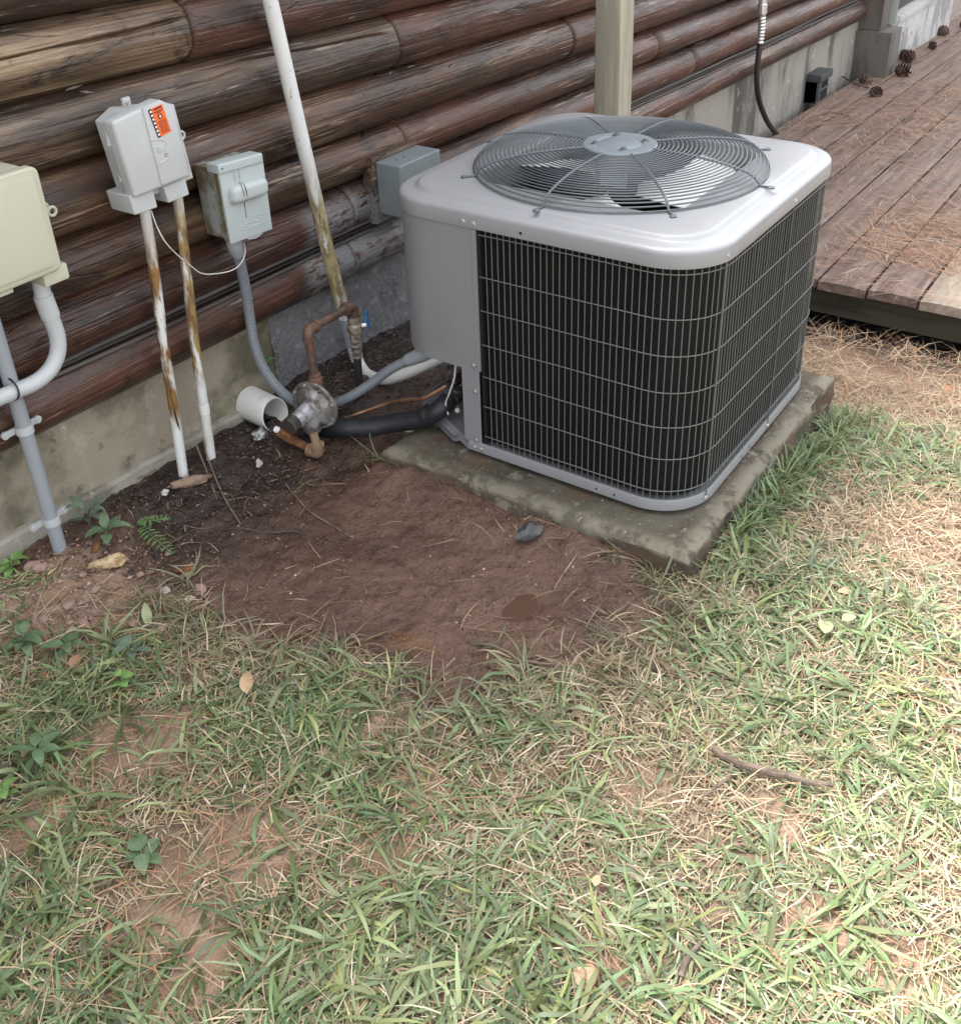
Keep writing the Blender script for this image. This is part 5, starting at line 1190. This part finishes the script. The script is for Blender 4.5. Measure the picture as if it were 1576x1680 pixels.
fallen((185, 1560), 0.9, 0.034, 0.010, 'dead_leaf', 'narrow orange brown leaf in the lower left grass', 0.3, lift=0.02)
fallen((1395, 985), 2.0, 0.03, 0.018, 'tan_leaf', 'small tan leaf on the right lawn beside the pad corner', 0.2, lift=0.02)
fallen((82, 1120), 1.8, 0.03, 0.016, 'dead_leaf', 'dark red leaf under the broad weeds at left', 0.2)

# pine cones on the deck --------------------------------------------------
def cone_mesh(seed):
    rd = random.Random(seed); b = B(); V, Fc = lathe_geo([(0, 0.004), (0.008, 0.014), (0.022, 0.017), (0.036, 0.011), (0.046, 0.003)], (0, 0, 0), (1, 0, 0.1), 10); b.add(V, Fc)
    for k in range(46):
        t = (k+0.5)/46; a = k*2.4; r = 0.017*math.sin(PI*(0.12+0.8*t))**0.7; x = 0.003+0.042*t; o_ = np.array([math.cos(a), math.sin(a)])
        c = np.array([x, o_[0]*r*0.7, o_[1]*r*0.7]); tip = np.array([x+0.004, o_[0]*(r+0.010), o_[1]*(r+0.010)]); sd = np.array([0, -o_[1], o_[0]])*0.005
        b.add([c-sd, c+sd, tip+sd*0.8, tip-sd*0.8, tip+[0.003, 0, 0], c+[0.004, 0, 0]], [[0, 1, 2, 3], [3, 2, 4], [0, 3, 4, 5], [2, 1, 5, 4]])
    return b.build('pine_cone', 'cone_brown', None, False)
def dpt(px, py, dzv=0.0):
    z = -0.2
    for _ in range(8): p = wz(px, py, z); z = dz(p[0])
    p[2] += dzv; return p
labs = ['brown pine cone beside the foundation vent', 'brown pine cone nearest the unit, right of the vent', 'fat brown pine cone in the middle of the deck cones', 'lying pine cone right of the fat one', 'tiny pine cone left of the lying one',
        'flat dark pine cone nearest the weathered sill corner', 'small pine cone at the right, far from the sill', 'round pine cone far up near the right edge', 'pine cone pressed against the weathered sill', 'dark pine cone at the top right edge']
c0 = None
for k, ((px, py), sc_) in enumerate(zip([(1373, 127), (1435, 149), (1466, 118), (1501, 96), (1482, 109), (1461, 88), (1536, 74), (1554, 35), (1501, 49), (1572, 31)], [1.5, 1.5, 1.9, 1.8, .9, 1.5, 1.2, 1.7, 1.8, 1.6])):
    o = cone_mesh(1) if c0 is None else c0.copy()
    if c0 is None: c0 = o
    else: COL.objects.link(o)
    pp = dpt(px, py+6, 0.0); pp[1] = min(pp[1], 1.045); pp[2] = dz(pp[0])+0.016*sc_; o.location = pp; o.scale = (sc_,)*3; o.rotation_euler = (random.uniform(0, 6), random.uniform(-.2, .2), random.uniform(0, 6)); tag(o, labs[k], 'pine cone', 'pine cones on the deck')
V, Fc = tube_geo(smooth_path([dpt(1378, 128, 0.02), dpt(1390, 136, 0.02), dpt(1405, 142, 0.012), dpt(1425, 147, 0.01)], 5), 0.005, 6); tag(B().add(V, Fc).build('twig', 'wet_twig'), 'dark twig on the deck between two pine cones', 'twig')
V, Fc = tube_geo(smooth_path([dpt(1350, 186, 0.006), dpt(1370, 188, 0.008), dpt(1393, 191, 0.006)], 5), 0.005, 6); tag(B().add(V, Fc).build('twig', 'twig_bark'), 'pale twig on the deck near the hose', 'twig')

# ------------------------------------------------------------------ grass, straw and needles
def strips(root, yaw, L, Wd, e0, e1, cbase, ctip, nseg=3, roll=None, floor=True, twist=0.0):
    """ribbon blades: root (N,3), start/end elevation e0, e1"""
    N = len(root); V = np.zeros((N, nseg+1, 2, 3)); C = np.zeros((N, nseg+1, 2, 3)); p = root.copy()
    if roll is None: roll = np.zeros(N)
    for k in range(nseg+1):
        t = k/nseg; e = e0+(e1-e0)*t
        yw = yaw+twist*t
        d = np.stack([np.cos(yw)*np.cos(e), np.sin(yw)*np.cos(e), np.sin(e)], 1)
        sd = np.stack([-np.sin(yw), np.cos(yw), np.zeros(N)], 1); up_ = np.cross(d, sd)
        s2 = sd*np.cos(roll)[:, None]+up_*np.sin(roll)[:, None]
        w = Wd*(0.75, 1.0, 0.78, 0.10)[min(3, int(round(t*3)))]*0.5 if nseg == 3 else Wd*0.5*(1-0.85*(t > 0.99))
        V[:, k, 0] = p-s2*w[:, None]; V[:, k, 1] = p+s2*w[:, None]
        cc = cbase*(1-t)+ctip*t; C[:, k, 0] = cc; C[:, k, 1] = cc
        p = p+d*(L/nseg)[:, None]
    V = V.reshape(-1, 3)
    if floor:
        g_ = GI(V[:, 0], V[:, 1])+0.0028; V[:, 2] = np.maximum(V[:, 2], g_+0.0025*rs.rand(len(V)))
    idx = (np.arange(N)*(nseg+1)*2)[:, None, None]+np.array([[2*k, 2*k+1, 2*k+3, 2*k+2] for k in range(nseg)])[None]
    return V, idx.reshape(-1, 4), C.reshape(-1, 3)
# fast lookup of the ground height on a raster
_gx = np.arange(-3.0, 2.6, 0.01); _gy = np.arange(-2.4, 1.27, 0.01); _gg = gheight(*np.meshgrid(_gx, _gy, indexing='ij'))
def GI(x, y):
    i = np.clip(((x-_gx[0])/0.01).astype(int), 0, len(_gx)-1); j_ = np.clip(((y-_gy[0])/0.01).astype(int), 0, len(_gy)-1); return _gg[i, j_]
NEAR = [(-1.75, 0.35), (-1.35, 1.25), (-0.4, 1.25), (0.4, 0.1), (1.75, 0.3), (1.75, -0.65), (0.3, -0.95), (-0.85, -1.05)]
def sample(n, dens, margin=True):
    bx = getattr(dens, 'box', (-2.7, 1.78, -2.0, 1.16)); n = int(n*1.0 if hasattr(dens, 'box') else n*1.2); x = rs.uniform(bx[0], bx[1], n); y = rs.uniform(bx[2], bx[3], n)
    k = dens(x, y)
    if margin: k = k*np.where(polyfield(NEAR, x, y) > 0, 1.0, 0.35)
    m_ = rs.rand(n) < k; return x[m_], y[m_]
def offpad(x, y): return ~((x > PX0-0.004) & (x < PX1+0.004) & (y > PY0-0.004) & (y < PY1+0.004))
def lawn(x, y):
    mud, bare, lush = fields(x, y)
    l_ = sstep(0.015, -0.05, mud)*offpad(x, y)*sstep(1.5, 1.1, x+0.25*n2(x, y, 3, 2, 3.0))
    return l_, bare, lush, mud
def jit(c, n, s_): return np.clip(np.array(c)[None]*(1+s_*rs.randn(n, 1))+0.012*rs.randn(n, 3)*0.6, 0.008, 0.8)
def clumps(n_try, blades, Lr, Wr, dens, pal, e0r=(0.2, 1.2), spread=0.012, z0=0.0):
    x, y = sample(n_try, dens); n = len(x)
    cidx = np.repeat(np.arange(n), rs.randint(blades[0], blades[1], n)); N = len(cidx)
    a = rs.uniform(0, 2*PI, N); r = spread*rs.rand(N)
    R = np.stack([x[cidx]+r*np.cos(a), y[cidx]+r*np.sin(a), np.zeros(N)], 1); R[:, 2] = GI(R[:, 0], R[:, 1])+z0
    comb = rs.uniform(0, 2*PI, n)[cidx]; yaw = a+0.5*rs.randn(N); mixk = rs.rand(N) < 0.35; yaw = np.where(mixk, comb+0.5*rs.randn(N), yaw)
    big = rs.uniform(0.65, 1.25, n)[cidx]
    L = rs.uniform(*Lr, N)*big; Wd = rs.uniform(*Wr, N)*(0.8+0.3*big)
    e0 = rs.uniform(*e0r, N); e1 = e0-rs.uniform(0.5, 1.9, N)
    pi_ = rs.choice(len(pal), n, p=[q[1] for q in pal])[cidx]; base = np.array([q[0] for q in pal])[pi_]
    base = base*(1+0.16*rs.randn(n)[cidx][:, None])*(1+0.16*rs.randn(N)[:, None]); base = np.clip(base+0.010*rs.randn(N, 3), 0.01, 0.8)
    root = base*0.55+np.array([0.22, 0.19, 0.10])*0.45
    return strips(R, yaw, L, Wd, e0, e1, root, base, 3, rs.uniform(-0.5, 0.5, N), True, 0.5*rs.randn(N))
def scatter(n_try, Lr, Wr, dens, pal, er=(-0.1, 0.35), zr=(0.0, 0.01), nseg=2, comb=None, hfun=None):
    x, y = sample(n_try, dens); N = len(x); R = np.stack([x, y, (hfun or GI)(x, y)+rs.uniform(zr[0], zr[1], N)], 1)
    yaw = rs.uniform(0, 2*PI, N) if comb is None else comb(x, y)
    e0 = rs.uniform(*er, N); pi_ = rs.choice(len(pal), N, p=[q[1] for q in pal]); base = np.clip(np.array([q[0] for q in pal])[pi_]*(1+0.2*rs.randn(N, 1)), 0.01, 0.85)
    return strips(R, yaw, rs.uniform(*Lr, N), rs.uniform(*Wr, N), e0, -e0*0.8+0.1*rs.randn(N), base, base*1.05, nseg, rs.uniform(-0.4, 0.4, N), hfun is None, 0.35*rs.randn(N))
def stuff(name, sets, m, label, cat):
    V, F_, C = [], [], []; n = 0
    for v, f, c in sets: V.append(v); F_.append(f+n); C.append(c); n += len(v)
    o = mesh_obj(name, np.concatenate(V), np.concatenate(F_), m, None, True, np.concatenate(C)); return tag(o, label, cat, None, 'stuff')
G_DARK, G_MID, G_PALE, G_YEL = (0.098, 0.168, 0.075), (0.160, 0.245, 0.105), (0.255, 0.325, 0.165), (0.310, 0.360, 0.145)
STRAW, STRAW2, TAN, PINE, PALE = (0.40, 0.325, 0.215), (0.31, 0.24, 0.155), (0.25, 0.175, 0.115), (0.33, 0.185, 0.11), (0.46, 0.405, 0.30)
def d_green(x, y):
    l_, bare, lush, mud = lawn(x, y); nz = n2(x, y, 5.5, 4, 1.3)
    return l_*np.clip((0.30+0.95*nz)*(1-0.97*sstep(0.12, 0.55, bare))+0.75*lush, 0, 1)
def d_green2(x, y):
    l_, bare, lush, mud = lawn(x, y); nz = n2(x, y, 8, 3, 7.7)
    return l_*np.clip((0.34+0.85*nz)*(1-0.96*sstep(0.12, 0.55, bare))+0.25*lush, 0, 1)
def right(x, y): return sstep(-0.25, 0.25, x*0.6-y*0.8-0.15)  # sunnier side; its brightness is partly put into paler blades and extra straw
def d_straw(x, y):
    l_, bare, lush, mud = lawn(x, y); return l_*np.clip(0.55+0.5*n2(x, y, 6, 3, 4.1)+0.3*right(x, y)-0.6*sstep(0.2, 0.6, bare)*(1-right(x, y)), 0.08, 1)
def d_edge(x, y):
    mud = fields(x, y)[0]; return offpad(x, y)*np.exp(-((mud+0.015)/0.05)**2)*sstep(1.0, 0.8, y)*np.clip(0.6+0.8*n2(x, y, 9, 2, 1.0), 0, 1)
def d_padside(x, y):
    return offpad(x, y)*np.exp(-((y+0.085)/0.035)**2)*sstep(-0.12, 0.0, x)*sstep(1.0, 0.8, x)*np.clip(0.45+1.0*n2(x, y, 8, 2, 4)+0.6*np.exp(-((x-0.50)/0.16)**2), 0, 1)
def box_(f, b): f.box = b; return f
WET = gpt(1030, 1085)
def d_wet(x, y): return offpad(x, y)*np.exp(-(((x-WET[0])/0.13)**2+((y-WET[1])/0.10)**2))
def d_lie(x, y): mud = fields(x, y)[0]; return offpad(x, y)*sstep(0.0, 0.03, mud)*sstep(0.32, 0.06, mud)*sstep(1.0, 0.8, y)
box_(d_wet, (WET[0]-0.3, WET[0]+0.3, WET[1]-0.25, WET[1]+0.25)); box_(d_lie, (-0.9, 0.0, -0.25, 1.0))
def d_sunny_side(x, y): return d_green2(x, y)*right(x, y)
PSB = (-0.15, 1.0, -0.22, -0.03); EDB = (-0.95, 0.1, -0.3, 1.0)
box_(d_padside, PSB); box_(d_edge, EDB); box_(d_sunny_side, (-1.3, 1.78, -1.3, 0.3))
grass = stuff('grass', [
    clumps(15500, (5, 10), (0.030, 0.105), (0.0030, 0.0076), d_green, [(G_DARK, .28), (G_MID, .40), (G_PALE, .24), (G_YEL, .08)], (0.0, 0.75), 0.016),
    clumps(25000, (4, 8), (0.018, 0.060), (0.0020, 0.0044), d_green2, [(G_MID, .40), (G_PALE, .42), (G_YEL, .18)], (0.0, 0.8), 0.014),
    clumps(12000, (4, 8), (0.016, 0.055), (0.0020, 0.0044), d_sunny_side, [(G_PALE, .52), (G_YEL, .24), (PALE, .12), (G_MID, .12)], (0.0, 0.8), 0.014),
    clumps(520, (5, 10), (0.040, 0.110), (0.0024, 0.0050), d_padside, [(G_DARK, .30), (G_MID, .45), (G_PALE, .25)], (0.4, 1.45), 0.012),
    clumps(1500, (7, 14), (0.04, 0.11), (0.0020, 0.0044), d_edge, [((0.22, 0.225, 0.135), .45), ((0.165, 0.18, 0.105), .3), (STRAW2, .25)], (0.0, 0.9), 0.014),
    ], 'blade_attr', 'patchy green lawn grass in front of the unit', 'grass')
thatch = stuff('dry_grass', [
    scatter(200000, (0.012, 0.055), (0.0013, 0.0028), d_straw, [(STRAW, .30), (STRAW2, .32), (TAN, .28), (PALE, .10)], (-0.05, 0.40), (0.0, 0.009)),
    scatter(9000, (0.04, 0.11), (0.0012, 0.0022), d_straw, [(STRAW, .35), (PALE, .25), (STRAW2, .4)], (0.0, 0.5), (0.004, 0.02), 3),
    scatter(2600, (0.02, 0.08), (0.0014, 0.0030), d_wet, [((0.155, 0.130, 0.080), .4), ((0.21, 0.175, 0.11), .35), ((0.10, 0.075, 0.05), .25)], (-0.05, 0.35), (0.0, 0.012), 3),
    scatter(150, (0.04, 0.11), (0.0012, 0.0022), d_lie, [(STRAW, .4), (TAN, .4), (STRAW2, .2)], (0.0, 0.15), (0.002, 0.006), 3),
    scatter(5000, (0.02, 0.09), (0.0012, 0.0028), d_edge, [(STRAW, .35), (TAN, .35), ((0.25, 0.22, 0.14), .3)], (0.0, 0.4), (0.0, 0.014), 3),
    ], 'straw_attr', 'dry straw coloured grass and thatch between the green grass', 'dry grass')
def d_needle(x, y):
    l_, bare, lush, mud = lawn(x, y); return l_*np.clip(0.15+0.8*sstep(0.15, 0.6, bare)+0.3*n2(x, y, 4, 2, 2.0), 0, 1)*0.5
def d_pinestraw(x, y): return offpad(x, y)*sstep(0.75, 1.1, x+0.15*n2(x, y, 4, 2, 3.0))*sstep(1.80, 1.7, x)
def d_mudn(x, y):
    mud = fields(x, y)[0]; k = (0.10+0.55*sstep(0.75, 1.0, y)+0.5*sstep(-0.50, -0.62, x)+0.30*np.exp(-((x+0.10)/0.10)**2)*sstep(0.35, 0.1, y))
    return offpad(x, y)*sstep(0.0, 0.05, mud)*np.clip(k+0.3*n2(x, y, 6, 2, 9.0), 0.06, 1)*0.8
def d_mulch(x, y):
    mud = fields(x, y)[0]; return offpad(x, y)*sstep(0.02, 0.06, mud)*sstep(0.84, 0.98, y+0.07*n2(x, y, 6, 2, 2))*0.9
needles = stuff('pine_needles', [
    scatter(52000, (0.05, 0.12), (0.0010, 0.0017), d_needle, [(PINE, .55), (TAN, .25), (STRAW, .2)], (-0.05, 0.25), (0.001, 0.014)),
    scatter(30000, (0.05, 0.13), (0.0012, 0.0022), d_pinestraw, [(PINE, .35), (STRAW, .25), (TAN, .25), ((0.20, 0.12, 0.07), .15)], (-0.05, 0.4), (0.0, 0.03)),
    scatter(14000, (0.004, 0.014), (0.0014, 0.0034), lambda x, y: np.maximum(d_mudn(x, y), 0.16*offpad(x, y)*(fields(x, y)[0] > 0.02)), [((0.07, 0.04, 0.03), .45), ((0.16, 0.10, 0.075), .35), ((0.28, 0.20, 0.16), .2)], (-0.3, 0.5), (0.0, 0.003)),
    scatter(8000, (0.02, 0.08), (0.0010, 0.0019), d_mudn, [((0.20, 0.13, 0.09), .4), (TAN, .3), (STRAW2, .2), ((0.09, 0.055, 0.04), .1)], (-0.05, 0.15), (0.0, 0.004)),
    scatter(9000, (0.008, 0.035), (0.0015, 0.0045), d_mulch, [((0.045, 0.028, 0.021), .5), ((0.085, 0.05, 0.036), .3), ((0.15, 0.09, 0.065), .2)], (-0.2, 0.7), (0.0, 0.010)),
    ], 'straw_attr', 'fallen brown pine needles and mulch shreds over the soil', 'pine needles')
# grit and crumbs of soil on the bare ground
def crumbs(n, box, dens, sz, pal):
    x = rs.uniform(box[0], box[1], n); y = rs.uniform(box[2], box[3], n); m_ = rs.rand(n) < dens(x, y); x, y = x[m_], y[m_]; N = len(x)
    s_ = sz[0]+(sz[1]-sz[0])*rs.rand(N)**3; base = np.array([[1, 0, 0], [0, 1, 0], [-1, 0, 0], [0, -1, 0], [0, 0, 0.8], [0, 0, -0.6]], float)
    a = rs.uniform(0, 6.28, N); ca, sa = np.cos(a), np.sin(a); J = base[None]*(1+0.45*rs.randn(N, 6, 1)*0.6)*s_[:, None, None]*rs.uniform(0.6, 1.4, (N, 1, 3))
    P = np.stack([J[..., 0]*ca[:, None]-J[..., 1]*sa[:, None], J[..., 0]*sa[:, None]+J[..., 1]*ca[:, None], J[..., 2]], -1)+np.stack([x, y, GI(x, y)+s_*0.35], 1)[:, None]
    f = np.array([[0, 1, 4], [1, 2, 4], [2, 3, 4], [3, 0, 4], [1, 0, 5], [2, 1, 5], [3, 2, 5], [0, 3, 5]])
    C = np.repeat(np.clip(np.array([q[0] for q in pal])[rs.choice(len(pal), N, p=[q[1] for q in pal])]*(1+0.2*rs.randn(N, 1)), 0.005, 0.6), 6, 0)
    return P.reshape(-1, 3), (np.arange(N)[:, None, None]*6+f[None]).reshape(-1, 3), C
def d_cr(x, y):
    mud = fields(x, y)[0]; return offpad(x, y)*sstep(-0.02, 0.04, mud)*np.clip(0.5+0.9*n2(x, y, 7, 3, 44.0)+0.5*sstep(0.7, 0.95, y)+0.4*sstep(-0.5, -0.7, x)+0.35*np.exp(-((x+0.12)/0.12)**2), 0.05, 1)
MB = (-1.0, 0.55, -0.2, 1.22)
cr = stuff('soil_crumbs', [crumbs(34000, MB, d_cr, (0.0007, 0.0034), [((0.075, 0.042, 0.030), .40), ((0.120, 0.070, 0.050), .33), ((0.045, 0.025, 0.018), .20), ((0.26, 0.19, 0.15), .07)]),
    crumbs(5000, MB, lambda x, y: d_mulch(x, y), (0.002, 0.008), [((0.022, 0.014, 0.011), .6), ((0.05, 0.03, 0.022), .4)]),
    crumbs(9000, (-1.1, -0.6, 0.75, 1.22), lambda x, y: np.exp(-(((x+0.88)/0.17)**2+((y-1.02)/0.13)**2)), (0.0008, 0.006), [((0.21, 0.135, 0.105), .6), ((0.29, 0.20, 0.165), .4)])],
    'crumb_attr', 'crumbly soil grit scattered over the bare mud and dirt', 'soil')
cr.data.polygons.foreach_set('use_smooth', np.zeros(len(cr.data.polygons), bool))
# needles on the deck, gathered in drifts
def deck_scatter(n):
    x = 1.80+(rs.rand(n)**1.5)*6.5; y = rs.uniform(-1.15, 1.18, n)
    k = np.clip(0.44+0.75*n2(x*0.6, y, 3.2, 4, 5.5), 0.08, 1)*sstep(1.2, 1.05, y); m_ = rs.rand(n) < k; x, y = x[m_], y[m_]; N = len(x)
    yaw = 2.5*n2(x, y, 2.5, 2, 8.8)+0.8*rs.randn(N); R = np.stack([x, y, dz(x)+0.003+rs.rand(N)*0.012], 1)
    pal = np.array([(0.36, 0.20, 0.125), (0.42, 0.27, 0.18), (0.26, 0.15, 0.10), (0.46, 0.34, 0.24)])[rs.choice(4, N, p=[.4, .25, .2, .15])]*(1+0.15*rs.randn(N, 1))
    e0 = rs.uniform(0.0, 0.12, N); return strips(R, yaw, rs.uniform(0.05, 0.13, N), rs.uniform(0.0014, 0.0026, N), e0, -e0, pal, pal, 2, rs.uniform(-.3, .3, N), False, 0.5*rs.randn(N))
stuff('deck_needles', [deck_scatter(44000)], 'straw_attr', 'drifts of orange brown pine needles on the deck planks', 'pine needles')
